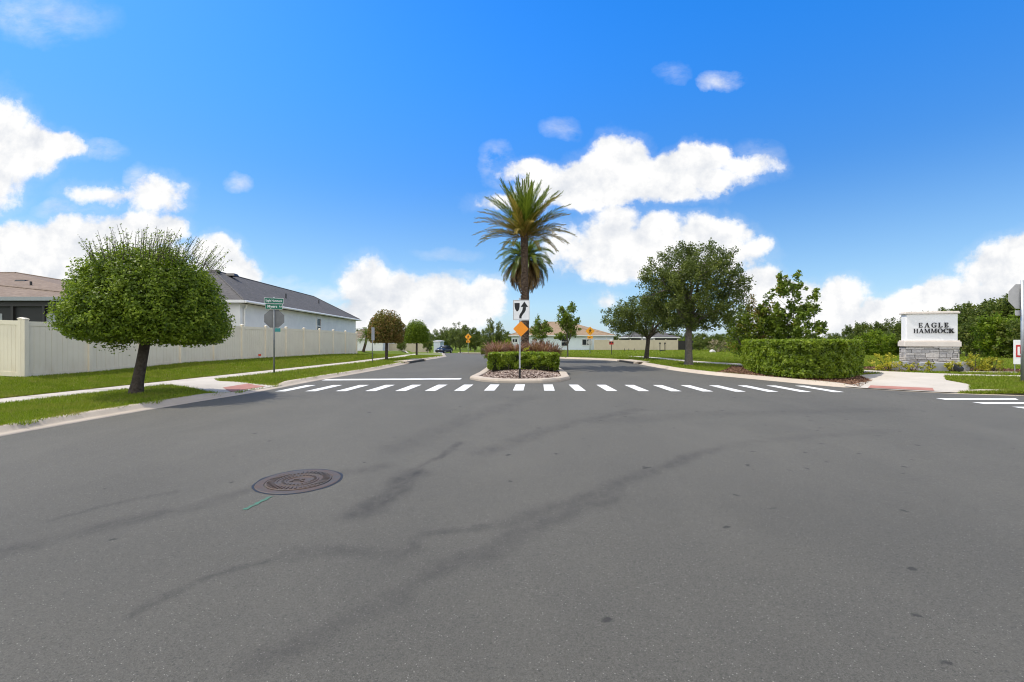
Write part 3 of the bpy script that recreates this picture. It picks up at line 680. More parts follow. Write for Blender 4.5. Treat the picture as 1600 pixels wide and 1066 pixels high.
X, Y = scatter(150000, lambda Y: sxi(Y) - .03, lambda Y: kl(Y) - .30 - .06 * np.sin(Y * 5.1) * np.sin(Y * 2.3), 5.5, 46, lambda X, Y: (~inpoly(X, Y, rampL)), 2.3)
d = np.hypot(X, Y); blades('verge_grass', X, Y, zleft(X, Y) - .01, .075 + .0012 * d, .007 + .0011 * d, 'short green grass of the strip between kerb and pavement on the left')
X, Y = scatter(150000, lambda Y: np.maximum(fx(Y) - .3, -1.25 * Y), lambda Y: sxo(Y) - .02, 9, 62, lambda X, Y: X < sxo(Y) - .0, 2.0)
d = np.hypot(X, Y); blades('lawn_grass', X, Y, zleft(X, Y) - .01, .07 + .0012 * d, .007 + .0011 * d, 'mown grass bank between the pavement and the white vinyl fence')
def okR(X, Y):
    k = ~inpoly(X, Y, MULCH_R) & ~inpoly(X, Y, RAMP_R) & ~inpoly(X, Y, BED_S)
    for q in WRP[::1]: k &= ~(((X - q[0]) ** 2 + (Y - q[1]) ** 2) < .60 ** 2)
    return k
X, Y = scatter(260000, lambda Y: kr(Y) + .36, lambda Y: np.minimum(kr(Y) + 6 + Y * .9, 1.2 * Y + 1), 12.0, 85, okR, 1.7)
d = np.hypot(X, Y); blades('lawn_grass.001', X, Y, zright(X, Y) - .01, .07 + .0012 * d, .007 + .0011 * d, 'mown green lawn on the right between kerb, monument and far houses')

# ------------------------------------------------------------------ fences
def fence(name, label, P, Z, m, h=1.83, nb=11, cap=True):
    """P: post positions in plan, Z: ground at each post; panels of upright boards between posts"""
    f = thing(name, label, 'fence', (P[0][0], P[0][1], Z[0]))
    ox, oy, oz = P[0][0], P[0][1], Z[0]
    for (a, b_, za, zb) in zip(P[:-1], P[1:], Z[:-1], Z[1:]):
        A = Vector((a[0] - ox, a[1] - oy)); B = Vector((b_[0] - ox, b_[1] - oy)); L = (B - A).length; d = (B - A) / L; nr = Vector((-d.y, d.x))
        b = MB()
        def bx(s0, s1, t0, t1, z0, z1):
            vs = []
            for z in (z0, z1):
                for s_, t_ in ((s0, t0), (s1, t0), (s1, t1), (s0, t1)):
                    q = A + d * s_ + nr * t_; g = za + (zb - za) * (s_ / L) - oz; vs.append((q.x, q.y, g + z))
            b.hexa(vs)
        e = .065; bx(e, L - e, -.028, .028, .05, .19); bx(e, L - e, -.030, .030, h - .15, h - .01)
        w = (L - 2 * e) / nb
        for k in range(nb): bx(e + w * k + .004, e + w * (k + 1) - .004, -.014, .014, .191, h - .151)
        bx(e, L - e, -.006, .006, .192, h - .152)
        b.build('panel', m, f)
    for (a, za) in zip(P, Z):
        b = MB(); x, y, z = a[0] - ox, a[1] - oy, za - oz; rz = math.atan2(P[1][1] - P[0][1], P[1][0] - P[0][0])
        b.box((x, y, z + (h + .04) / 2), (.128, .128, h + .04), rz); po = b.build('post', m, f, bevel=.006)
        if cap:
            b = MB(); b.box((x, y, z + h + .055), (.15, .15, .03), rz); b.box((x, y, z + h + .085), (.14, .14, .03), rz, taper=.2); b.build('post_cap', m, po)
    return f
PF = [(float(fx(14.3 + 1.972 * k)), 14.3 + 1.972 * k) for k in range(13)]
fence('vinyl_fence', 'long cream vinyl privacy fence running along the left lawn towards the grey roofed house', PF, [float(fz(q[1])) - .02 for q in PF], 'vinyl')
PS = [(PF[0][0] - .13, PF[0][1] + .02)] + [(PF[0][0] - .0 - 2.0 * k, PF[0][1] + .02 + .38 * k) for k in range(1, 5)]
fence('vinyl_fence', 'short cream vinyl fence at the left edge turning away from the corner post', PS, [float(fz(14.3)) + .065 * k for k in range(5)], 'vinyl')
PR = [(14.0 + 2.05 * k, 77.2 + .1 * k) for k in range(8)] 
fence('vinyl_fence', 'tan vinyl fence across the far lawn behind the leaning oak', PR, [float(fall(*q)) + .06 for q in PR], 'vinyl_tan', 1.83, 6)
PD = [(28.6 + 1.25 * k, 78.2) for k in range(3)]
fence('board_fence', 'dark board fence standing just right of the tan fence end', PD, [float(fall(*q)) + .06 for q in PD], 'dark_wood', 1.7, 6, False)
PL = [(-25.5 + 1.02 * k, 92 + .3 * k) for k in range(9)]
fence('vinyl_fence', 'far cream vinyl fence seen under the round street trees', PL, [float(fall(*q)) + .10 for q in PL], 'vinyl_tan', 1.83, 4)

# ------------------------------------------------------------------ houses
def house(name, label, cxy, rz, LX, LY, wall_h, z0, rise, over, hip, wm, rm, fm='gutter_white'):
    """rectangle LX x LY with its near left corner at cxy; hip roof with its ridge along the longer side"""
    h = thing(name, label, 'house', (cxy[0], cxy[1], z0), rz)
    b = MB(); b.box((LX / 2, LY / 2, wall_h / 2 - .3), (LX, LY, wall_h + .6)); b.build('wall', wm, h)
    x0, x1, y0, y1 = -over, LX + over, -over, LY + over
    if LY >= LX: r0, r1 = (LX / 2, y0 + hip), (LX / 2, y1 - hip)
    else: r0, r1 = (x0 + hip, LY / 2), (x1 - hip, LY / 2)
    e, zr = wall_h + .16, wall_h + .16 + rise
    b = MB(); vs = [(x0, y0, e), (x1, y0, e), (x1, y1, e), (x0, y1, e), (r0[0], r0[1], zr), (r1[0], r1[1], zr)]
    fs = [(0, 1, 4), (1, 2, 5, 4), (2, 3, 5), (3, 0, 4, 5)] if LY >= LX else [(0, 1, 5, 4), (1, 2, 5), (2, 3, 4, 5), (3, 0, 4)]
    b.add(vs, fs + [(3, 2, 1, 0)]); rf = b.build('roof', rm, h)
    b = MB()
    for (p_, q_) in ((4, 0), (4, 1), (5, 2), (5, 3), (4, 5)):
        A, B = Vector(vs[p_]), Vector(vs[q_]); b.tube([A + Vector((0, 0, .0)), B], .06, 6)
    b.build('ridge_cap', rm, rf)
    b = MB(); t_ = .03
    b.box(((x0 + x1) / 2, y0 - t_, wall_h + .07), (x1 - x0 + .1, .06, .17)); b.box(((x0 + x1) / 2, y1 + t_, wall_h + .07), (x1 - x0 + .1, .06, .17))
    b.box((x0 - t_, (y0 + y1) / 2, wall_h + .07), (.06, y1 - y0, .17)); b.box((x1 + t_, (y0 + y1) / 2, wall_h + .07), (.06, y1 - y0, .17)); b.build('fascia', fm, h)
    return h, rf
def window(h, x, y, z, w, hh, face, n=1, frame='trim_white'):
    """window on the -Y ('y') or +X ('x') side"""
    b = MB(); d = .08
    def bx(u0, u1, z0, z1, t0, t1, B):
        if face == 'y': B.box((x + (u0 + u1) / 2, y - (t0 + t1) / 2, z + (z0 + z1) / 2), (u1 - u0, t1 - t0, z1 - z0))
        else: B.box((x + (t0 + t1) / 2, y + (u0 + u1) / 2, z + (z0 + z1) / 2), (t1 - t0, u1 - u0, z1 - z0))
    f = .09
    bx(-w / 2 - f, w / 2 + f, hh, hh + f, 0, d, b); bx(-w / 2 - f, w / 2 + f, -f, 0, 0, d, b)
    bx(-w / 2 - f, -w / 2, 0, hh, 0, d, b); bx(w / 2, w / 2 + f, 0, hh, 0, d, b)
    for k in range(1, n): bx(-w / 2 + w * k / n - .05, -w / 2 + w * k / n + .05, 0, hh, 0, d, b)
    if n == 1: bx(-w / 2, w / 2, hh / 2 - .04, hh / 2 + .04, 0, d - .01, b)
    o = b.build('window', frame, h); b = MB(); bx(-w / 2, w / 2, 0, hh, 0, .03, b); b.build('pane', 'window_glass', o)
def vents(rf, lst):
    for (x, y, z, s_) in lst:
        b = MB(); b.box((x, y, z), (.9 * s_, .9 * s_, .18), taper=.7); b.build('roof_vent', 'black_plastic', rf)
def pipe(rf, x, y, z):
    b = MB(); b.tube([(x, y, z - .2), (x, y, z + .3)], .05, 8); b.build('vent_pipe', 'dark_bronze', rf)

# grey roofed house behind the fence, long side towards the road
ang = math.atan2(1.9, 26.8)
hB, rB = house('house', 'pale grey stucco house with a long dark grey hip roof behind the left fence', (-16.75 - 7.2 * math.cos(ang), 28.05 - 7.2 * math.sin(ang)), ang, 7.2, 26.2, 3.05, .72, 2.35, .40, 4.0, 'stucco_white', 'shingle_grey')
window(hB, 7.2, 13.6, 1.35, .95, 1.35, 'x'); window(hB, 7.2, 22.5, 1.0, 1.6, .45, 'x', 2)
b = MB(); b.tube([(7.42, .35, 2.95), (7.36, .35, 2.78), (7.28, .35, 2.70), (7.26, .35, 0)], .055, 8); b.build('downspout', 'gutter_white', hB)
b = MB(); b.tube([(7.72, -.42, 3.10), (7.72, 26.6, 3.10)], .07, 8); b.build('gutter', 'gutter_white', hB)
vents(rB, [(3.7, 3.6, 5.5, .7), (4.1, 5.0, 5.45, .8)])
pipe(rB, 5.9, 9.8, 4.3); pipe(rB, 5.4, 19, 4.6)
# tan roofed house at the left edge with a screened porch
hA, rA = house('house', 'tan roofed house at the left edge with a dark screened porch', (-47.5, 20.6), 0, 29.0, 12, 2.62, .62, 2.0, .5, 11.0, 'stucco_white', 'shingle_tan', 'fascia_grey')
b = MB()
b.box((8.5, -.25, 2.48), (16.9, .14, .22)); 
for x in (.2, 3, 5.6, 8.2, 10.8, 13.2, 14.6, 16.0, 16.85): b.box((x, -.25, 1.18), (.11, .12, 2.38))
b.box((8.5, -.25, .95), (16.9, .09, .08)); b.box((8.5, -.25, .02), (16.9, .12, .12)); b.build('porch_frame', 'dark_bronze', hA).location.x = 12
b = MB(); b.box((8.5, -.20, 1.2), (16.7, .02, 2.36)); b.build('porch_screen', 'screen_dark', hA).location.x = 12
for x in (12.0, 15.3):
    b = MB(); b.box((x, -.222, 1.55), (1.35, .012, 1.0)); b.build('window', 'fascia_grey', hA).location.x = 12
vents(rA, [(21.6, 3.6, 3.95, .75)]); pipe(rA, 23.4, 2.2, 3.5)
# blue white house across the far lawn
hC, rC = house('house', 'pale blue house with a brown hip roof across the far lawn', (-.1, 78.5), 0, 17.6, 13, 2.62, -.50, 2.55, .45, 7.2, 'stucco_blue', 'shingle_brown')
window(hC, 9.1, 0, .95, .95, 1.35, 'y'); window(hC, 13.0, 0, 1.1, 1.55, .95, 'y', 2); window(hC, .6, 0, 1.6, .8, .5, 'y', 2)
b = MB(); b.box((16.4, -.03, 1.2), (.09, .08, 2.5)); b.build('downspout', 'gutter_white', hC)
hD, rD = house('house', 'low dark roofed house with a black porch behind the tan fence', (24.2, 92), 0, 9.2, 9, 2.3, -.45, 1.75, .4, 3.4, 'screen_dark', 'shingle_grey')
b = MB(); b.box((3.0, -.9, 2.1), (2.6, 1.0, .12)); b.build('awning', 'trim_white', hD)
hE, rE = house('house', 'white house end with a tan roof seen past the left fence end', (-34, 88), 0, 9.0, 9, 2.6, -1.0, 1.9, .4, 3.5, 'stucco_white', 'shingle_tan')
hF, rF = house('house', 'small white gabled outbuilding at the end of the far cream fence', (-16.7, 97), 0, 1.4, 5, 2.4, -1.35, .16, .08, .3, 'stucco_blue', 'slab_grey', 'stucco_white')

# ------------------------------------------------------------------ lettering
def letter(ch):
    """roman capitals as convex pieces, height 1; returns (pieces, advance)"""
    P_ = []; r = lambda x0, y0, x1, y1: P_.append([(x0, y0), (x1, y0), (x1, y1), (x0, y1)])
    def arc(cx, cy, ro, ri, so, si, a0, a1, n=18):
        for k in range(n):
            u0, u1 = R(a0 + (a1 - a0) * k / n), R(a0 + (a1 - a0) * (k + 1) / n)
            P_.append([(cx + si[0] * math.cos(u0), cy + si[1] * math.sin(u0)), (cx + so[0] * math.cos(u0), cy + so[1] * math.sin(u0)), (cx + so[0] * math.cos(u1), cy + so[1] * math.sin(u1)), (cx + si[0] * math.cos(u1), cy + si[1] * math.sin(u1))])
    if ch in 'EL':
        r(.10, 0, .29, 1); r(0, 0, .38, .06); r(0, .94, .38, 1); r(.29, 0, .70, .075); r(.62, .06, .74, .30)
        if ch == 'E': r(.29, .925, .68, 1); r(.60, .72, .70, .96); r(.29, .47, .52, .54); r(.47, .37, .55, .64)
        return P_, .80
    if ch == 'A':
        P_.append([(.08, 0), (.17, 0), (.50, .92), (.45, 1)]); P_.append([(.70, 0), (.93, 0), (.58, 1), (.42, 1)]); r(.27, .30, .74, .375); r(-.02, 0, .28, .055); r(.60, 0, 1.04, .055); return P_, 1.0
    if ch == 'H':
        r(.10, 0, .29, 1); r(.72, 0, .91, 1); r(.29, .47, .72, .55)
        for x in (0, .62): r(x, 0, x + .39, .055); r(x, .945, x + .39, 1)
        return P_, 1.04
    if ch == 'M':
        r(.12, 0, .19, 1); r(.94, 0, 1.14, 1); P_.append([(.55, 0), (.66, 0), (.32, 1), (.12, 1)]); P_.append([(.55, 0), (.63, 0), (1.00, 1), (.92, 1)])
        r(0, 0, .32, .055); r(.85, 0, 1.24, .055); r(0, .945, .3, 1); r(.95, .945, 1.24, 1); return P_, 1.26
    if ch == 'O': arc(.53, .5, 0, 0, (.53, .52), (.32, .46), 0, 360, 36); return P_, 1.08
    if ch in 'CG':
        arc(.53, .5, 0, 0, (.53, .52), (.33, .46), 42, 322, 28); r(.82, .66, .92, .98)
        if ch == 'G': r(.70, .08, .89, .44); r(.58, .39, .98, .45)
        else: r(.82, .10, .90, .24)
        return P_, 1.0
    if ch == 'K':
        r(.10, 0, .29, 1); r(0, 0, .39, .055); r(0, .945, .39, 1); P_.append([(.29, .40), (.37, .40), (.82, .96), (.73, .96)]); P_.append([(.38, .58), (.52, .66), (1.02, .03), (.78, .03)]); r(.62, .945, .94, 1); r(.68, 0, 1.06, .055); return P_, 1.02
    return [], .5
def lettering(txt, height, width, name, m, parent, place, gap):
    """place(u, v, d) -> point; the text is centred on u=0 with its foot at v=0"""
    x = 0
    data = [letter(c) for c in txt]; tot = sum(a for _, a in data)
    k = height; kx = width / (tot + gap * (len(txt) - 1))
    b = MB(); i = 0
    for (ps, adv) in data:
        for p_ in ps:
            i += 1; dp = .016 + .00045 * i; n = len(p_)
            vs = [place((q[0] + x) * kx - width / 2, q[1] * k, 0) for q in p_] + [place((q[0] + x) * kx - width / 2, q[1] * k, dp) for q in p_]
            b.add(vs, [tuple(range(n, 2 * n))] + [(j, (j + 1) % n, n + (j + 1) % n, n + j) for j in range(n)])
        x += adv + gap
    return b.build(name, m, parent)
def text_mesh(txt, size, name, m, parent, loc, rot, ext=.001, sx=1.0):
    cu = bpy.data.curves.new(name, 'FONT'); cu.body = txt; cu.size = size; cu.align_x = 'CENTER'; cu.align_y = 'CENTER'; cu.extrude = ext; cu.resolution_u = 3; cu.offset = size * .012
    tmp = bpy.data.objects.new('tmp', cu); me = bpy.data.meshes.new_from_object(tmp); bpy.data.objects.remove(tmp); bpy.data.curves.remove(cu)
    me.name = name; me.materials.clear(); me.materials.append(MATS[m])
    o = link(name, me, parent); o.location = loc; o.rotation_euler = rot; o.scale = (sx, 1, 1); return o

# ------------------------------------------------------------------ entrance monument
mn = thing('entrance_monument', 'white stucco entrance monument on a grey ledgestone base reading EAGLE HAMMOCK', 'monument sign', (17.25, 18.85, .20), R(-19))
def mon_poly(w, d, ch): return [(-w / 2 + ch * .5, -d / 2), (w / 2, -d / 2), (w / 2, d / 2), (-w / 2 + ch * .5, d / 2), (-w / 2, d / 2 - ch), (-w / 2, -d / 2 + ch * .9)]
b = MB(); b.prism(mon_poly(1.70, .46, .05), 1.27, 2.36); b.build('sign_panel', 'stucco_sign', mn, bevel=.01)
b = MB(); b.prism(mon_poly(1.82, .57, .06), 2.361, 2.43); b.prism(mon_poly(1.77, .52, .06), 2.431, 2.46); b.build('cap', 'trim_cream', mn, bevel=.01)
b = MB(); b.prism(mon_poly(1.88, .62, .05), 1.02, 1.22); b.prism(mon_poly(1.82, .56, .05), 1.221, 1.269); b.build('ledge', 'trim_cream', mn, bevel=.012)
b = MB(); b.box((0, 0, .5), (1.68, .46, 1.03)); z = -.02; rr = random.Random(3)
while z < 1.0:
    hh = min(rr.choice([.07, .09, .12, .15, .18]), 1.02 - z)
    if 1.02 - z - hh < .04: hh = 1.02 - z
    for face in range(4):
        Lf = 1.76 if face in (0, 2) else .54; x = -Lf / 2 - rr.random() * .1
        while x < Lf / 2:
            w = rr.uniform(.14, .46); x1 = min(x + w, Lf / 2); x0 = max(x, -Lf / 2)
            if x1 - x0 > .02:
                dp = rr.uniform(.03, .075); cx = (x0 + x1) / 2; sub = 2 if (hh > .13 and rr.random() < .45) else 1
                for s_ in range(sub):
                    cz = z + hh * (s_ + .5) / sub; dz = hh / sub - .012; dp2 = dp + rr.uniform(-.012, .012)
                    tn = min(1, max(0, rr.gauss(.48, .24)))
                    if face == 0: b.box((cx, -.23 - dp2 / 2, cz), (x1 - x0 - .012, dp2, dz), tint=tn)
                    elif face == 2: b.box((cx, .23 + dp2 / 2, cz), (x1 - x0 - .012, dp2, dz), tint=tn)
                    elif face == 1: b.box((.84 + dp2 / 2, cx, cz), (dp2, x1 - x0 - .012, dz), tint=tn)
                    else: b.box((-.84 - dp2 / 2, cx, cz), (dp2, x1 - x0 - .012, dz), tint=tn)
            x += w
    z += hh
b.build('stone_base', 'ledgestone', mn, bevel=.008)
pl_ = lambda v0: (lambda u, v, d: (u + .06, -.2305 - d, v0 + v))
lettering('EAGLE', .195, .98, 'lettering', 'letter_black', mn, pl_(1.80), .30)
lettering('HAMMOCK', .180, 1.32, 'lettering', 'letter_black', mn, pl_(1.575), .13)
# low grey slabs in front of the base
def slab(px0, px1, Y, zt, label, tilt=0):
    x0, x1 = (px0 - 800) * Y / F, (px1 - 800) * Y / F
    b = MB(); w = x1 - x0; b.hexa([(-w / 2, 0, 0), (w / 2 - tilt * .4, 0, 0), (w / 2 - tilt * .4, .12, 0), (-w / 2, .12, 0), (-w / 2, 0, zt - .02), (w / 2, 0, zt), (w / 2, .12, zt), (-w / 2, .12, zt - .02)])
    o = b.build('planter_wall', 'slab_grey', None, bevel=.012); o.location = ((x0 + x1) / 2, Y, .19); o.rotation_euler = (0, 0, R(-14)); return tag(o, label, 'low wall')
slab(1396, 1418, 18.55, .42, 'low grey slab wall at the left foot of the stone monument')
slab(1440, 1462, 18.02, .42, 'grey slab wall between the two small crotons, middle left of the monument')
slab(1464, 1486, 17.9, .42, 'grey slab wall behind the small yellow croton, front right of the monument')
slab(1499, 1517, 18.15, .44, 'grey slab wall with a slanted end at the right foot of the monument', .25)
b = MB(); b.box((0, 0, .05), (1.9, .22, .1)); o = b.build('concrete_edging', 'walk_concrete', None, bevel=.02); o.location = (18.0, 17.25, .19); o.rotation_euler = (0, 0, R(-8)); tag(o, 'narrow concrete edging strip lying in front of the monument slabs', 'edging')
fl = thing('flood_light', 'black ground flood light aimed at the stone monument', 'flood light', (17.05, 17.35, .20), R(15))
b = MB(); b.tube([(0, 0, 0), (0, 0, .12)], .025, 8); b.box((0, 0, .01), (.16, .12, .03)); b.build('stake', 'black_plastic', fl)
b = MB(); b.hexa([(-.13, -.06, .10), (.13, -.06, .10), (.17, .10, .16), (-.17, .10, .16), (-.13, -.08, .22), (.13, -.08, .22), (.17, .07, .36), (-.17, .07, .36)]); hd = b.build('lamp_head', 'black_plastic', fl, bevel=.01)
b = MB(); b.box((0, .092, .26), (.28, .012, .16)); b.build('lens', 'lamp_lens', hd)

# ------------------------------------------------------------------ signs
def octagon(r): return [(r * math.cos(R(22.5 + 45 * k)), r * math.sin(R(22.5 + 45 * k))) for k in range(8)]
def upright(poly, y0, y1, cx=0, cz=0): # polygon in x,z extruded along y
    b = MB(); b.prism(poly, -y1, -y0, xf=lambda q: (cx + q[0], -q[2], cz + q[1])); return b
def square_post(L, w, m, parent, z0=-.1, name='post'):
    b = MB(); b.tube([(0, 0, z0), (0, 0, L)], w, 10); return b.build(name, m, parent, True)
rrect = lambda w, h, r=.03: [(sx * (w / 2 - r) + r * math.cos(a), sz * (h / 2 - r) + r * math.sin(a)) for sx, sz, a0 in ((1, 1, 0), (-1, 1, 90), (-1, -1, 180), (1, -1, 270)) for a in [R(a0 + 30 * k) for k in range(4)]]

# left corner: street names above the back of a stop sign
bx_, by_ = -9.88, 18.9; bz = float(zleft(bx_, by_))
ls = thing('street_sign', 'grey post with two green street name blades above the back of a stop sign', 'street sign', (bx_, by_, bz), R(20))
square_post(2.98, .034, 'galvanised_dark', ls)
b = upright(octagon(.405), .045, .055, 0, 2.30); b.build('sign_plate', 'sign_back_dark', ls)
b = MB(); b.box((0, .04, 2.12), (.05, .02, .03)); b.box((0, .04, 2.48), (.05, .02, .03)); b.build('bracket', 'galvanised', ls)
def blade(w, h, z, rz, txt, ts, sx, small=None):
    g = MB(); g.box((0, 0, 0), (w, .012, h)); o = g.build('name_blade', 'sign_white', ls, bevel=.004); o.location = (0, -.045, z); o.rotation_euler = (0, 0, rz)
    for s_ in (-1, 1):
        g = MB(); g.box((0, s_ * .0075, 0), (w - .022, .002, h - .022)); g.build('name_face', 'sign_green', o)
    text_mesh(txt, ts, 'name_text', 'sign_white', o, (-.0 if not small else -.06, -.0105, 0), (R(90), 0, 0), sx=sx)
    if small: text_mesh(small, ts * .6, 'name_text', 'sign_white', o, (w / 2 - .08, -.0105, .0), (R(90), 0, 0), sx=.9)
blade(.72, .225, 3.04, R(14), 'Eagle Hammock', .135, .70); blade(.66, .225, 2.80, R(-6), 'Myers', .16, .95, 'Rd')
g = MB(); g.tube([(0, 0, 3.155), (0, 0, 3.20)], .03, 8); g.build('finial', 'galvanised', ls)
g = MB(); g.box((.14, -.03, 1.83), (.20, .012, .15)); g.box((.05, -.02, 1.83), (.06, .02, .03)); g.build('small_plate', 'teal_plate', ls)

# right edge: back of a stop sign with plaque
bx_, by_ = 15.68, 13.98; bz = float(zright(bx_, by_))
rs = thing('stop_sign', 'back of a pale stop sign with plaque on a post at the right edge', 'stop sign', (bx_, by_, bz), R(2))
square_post(3.15, .040, 'galvanised', rs)
b = upright(octagon(.41), .05, .062, .0, 2.66); b.build('sign_plate', 'sign_back_light', rs)
b = upright(rrect(.34, .16), .05, .06, .0, 2.15); b.build('plaque', 'sign_back_light', rs)

# keep right sign on the island
kx, ky = .28, 16.42
ks = thing('keep_right_sign', 'white keep right sign with curved arrow above a plain orange diamond on the island', 'traffic sign', (kx, ky, .09))
b = MB(); b.box((0, 0, 1.42), (.055, .03, 3.0)); b.box((-.022, -.022, 1.42), (.012, .016, 3.0)); b.box((.022, -.022, 1.42), (.012, .016, 3.0)); b.build('post', 'galvanised', ks)
b = MB(); b.box((0, 0, .18), (.075, .075, .40)); b.build('post_sleeve', 'sign_black', ks)
b = upright(rrect(.60, .735, .04), -.046, -.036, .055, 2.475); pl0 = b.build('sign_plate', 'sign_white', ks)
wf = .285; hf = .352
b = MB()
for (x0, x1, z0, z1) in [(-wf, wf, hf - .008, hf), (-wf, wf, -hf, -hf + .008), (-wf, -wf + .008, -hf + .008, hf - .008), (wf - .008, wf, -hf + .008, hf - .008)]: b.box((.055 + (x0 + x1) / 2, -.0475, 2.475 + (z0 + z1) / 2), (x1 - x0, .002, z1 - z0))
b.build('border', 'sign_black', pl0)
S_ = .735 / 180.0   # photo crop units: the plate is 180 tall
q = lambda x, y: ((x - 670) * S_, (265 - y) * S_)
sh = [q(610, 202), q(655, 202), q(655, 235), q(650, 258), q(642, 272), q(633, 277), q(625, 270), q(616, 255), q(611, 235)]
b = upright(sh[::-1], -.0495, -.0475, .055, 2.475); b.build('median_symbol', 'sign_black', pl0)
b = upright([q(697, 190), q(664, 237), q(730, 237)][::-1], -.0495, -.0475, .055, 2.475); b.build('arrow_head', 'sign_black', pl0)
L1 = [(652, 338), (652, 315), (660, 296), (672, 280), (680, 262), (683, 238)]; L2 = [(672, 338), (673, 320), (684, 302), (699, 285), (709, 266), (712, 238)]
b = MB(); n = len(L1); vs = [(.055 + q(*p_)[0], -.0498, 2.475 + q(*p_)[1]) for p_ in L1 + L2]; b.add(vs, [(i, i + 1, n + i + 1, n + i)[::-1] for i in range(n - 1)]); b.build('arrow_shaft', 'sign_black', pl0)
b = upright(rrect(.40, .40, .03), -.046, -.036, 0, 0); dm = b.build('diamond_plate', 'sign_orange', ks); dm.location = (.04, 0, 1.80); dm.rotation_euler = (0, R(45), 0)

def ped_sign(name, label, x, y, rz, z0, r, hgt):
    t_ = thing(name, label, 'traffic sign', (x, y, z0), rz)
    square_post(hgt, .04, 'galvanised', t_)
    b = upright(rrect(r * 1.414, r * 1.414, .05), -.055, -.043); d_ = b.build('diamond_plate', 'sign_amber', t_); d_.location = (0, 0, hgt - r); d_.rotation_euler = (0, R(45), 0)
    b = MB(); zc = hgt - r; f = -.058; k = r
    def qd(*p_): b.add([(u_ * k, f, zc + v_ * k) for u_, v_ in p_], [tuple(range(len(p_)))])
    qd(*[(.0 + .10 * math.cos(a), .48 + .10 * math.sin(a)) for a in [R(40 * j) for j in range(9)]])
    qd((-.12, -.05), (.10, -.05), (.14, .34), (-.10, .36)); qd((-.12, -.06), (-.34, -.50), (-.22, -.54), (.02, -.06)); qd((.0, -.06), (.16, -.32), (.14, -.56), (.26, -.56), (.28, -.28), (.11, -.06)); qd((-.11, .3), (-.30, .06), (-.24, .0), (-.09, .18)); qd((.13, .3), (.32, .10), (.27, .03), (.11, .18))
    b.build('walking_figure', 'sign_black', t_)
    b = upright(rrect(r * 1.15, r * .62, .03), -.055, -.043, 0, hgt - 2 * r - .36 * r); pq = b.build('plaque', 'sign_amber', t_)
    b = MB(); zc = hgt - 2 * r - .36 * r; qd((.28, .16), (.36, .10), (-.16, -.14), (-.24, -.06)); qd((-.34, -.18), (-.30, .06), (-.05, -.16)); b.build('arrow', 'sign_black', pq)
    return t_
x, y = (731.5 - 800) * 72 / F, 72.0; zz = float(fall(x, y)) + .05
ped_sign('crossing_sign', 'small amber diamond pedestrian crossing sign far down the road, left of the island', x, y, R(6), zz, .54, 3.20)
x, y = (922 - 800) * 54 / F, 54.0; zz = float(fall(x, y)) + .05
ped_sign('crossing_sign', 'amber diamond pedestrian crossing sign with plaque on the right lawn before the blue house', x, y, R(-6), zz, .54, 3.32)
x, y = (921.5 - 800) * 58 / F, 58.0
t_ = thing('stop_sign', 'dull grey octagon sign back below the amber diamond on the right lawn', 'stop sign', (x, y, float(fall(x, y)) + .05))
square_post(1.7, .03, 'galvanised', t_); b = upright(octagon(.33), -.05, -.04, 0, 1.42); b.build('sign_plate', 'sign_back_light', t_)
x, y = (955.5 - 800) * 50 / F, 50.0
t_ = thing('notice_sign', 'small red and black notice on a dark stake on the right lawn', 'notice sign', (x, y, float(fall(x, y)) + .05))
b = MB(); b.tube([(.02, 0, -.1), (-.03, 0, 1.5)], .035, 8); b.build('stake', 'dark_wood', t_)
b = upright(rrect(.48, .34, .02), -.06, -.045, -.03, 1.36); b.build('sign_plate', 'sign_red', t_)
b = MB(); b.box((-.16, -.063, 1.42), (.16, .006, .16)); b.box((.11, -.063, 1.42), (.16, .006, .16)); b.build('dark_panel', 'sign_black', t_)
b = upright(rrect(.3, .22, .02), -.06, -.045, -.06, 1.68); b.build('top_plate', 'sign_white', t_)
# thin edge-on sign on the left verge
x, y = -8.47, 27.6
t_ = thing('street_sign', 'thin dark post with an edge-on sign beside the bronze round tree', 'street sign', (x, y, float(zleft(x, y))), R(86))
square_post(2.15, .028, 'galvanised_dark', t_); b = upright(rrect(.46, .78, .03), -.05, -.038, 0, 1.78); b.build('sign_plate', 'sign_back_light', t_)
# estate board behind the right post
x, y = 19.36, 17.1
t_ = thing('yard_sign', 'white yard sign with a red logo box on thin legs near the right edge', 'yard sign', (x, y, float(zright(x, y)) - .16), R(-28))
b = upright(rrect(.75, .92, .01), -.02, 0, .0, .98); pl0 = b.build('sign_plate', 'sign_white', t_)
b = MB(); b.box((.0, -.025, 1.02), (.62, .006, .46)); b.build('logo_box', 'sign_red', pl0)
b = MB(); b.box((-.24, -.03, 1.02), (.06, .006, .32)); b.box((-.16, -.0304, .885), (.16, .006, .06)); b.box((.02, -.03, 1.02), (.05, .006, .32)); b.box((.10, -.0304, .885), (.12, .006, .05)); b.box((.10, -.0306, 1.155), (.12, .006, .05)); b.build('logo_letters', 'sign_white', pl0)
for s_ in (-1, 1):
    b = MB(); b.tube([(s_ * .33, .012, -.1), (s_ * .33, .012, .56)], .012, 6); b.build('leg', 'galvanised', t_)

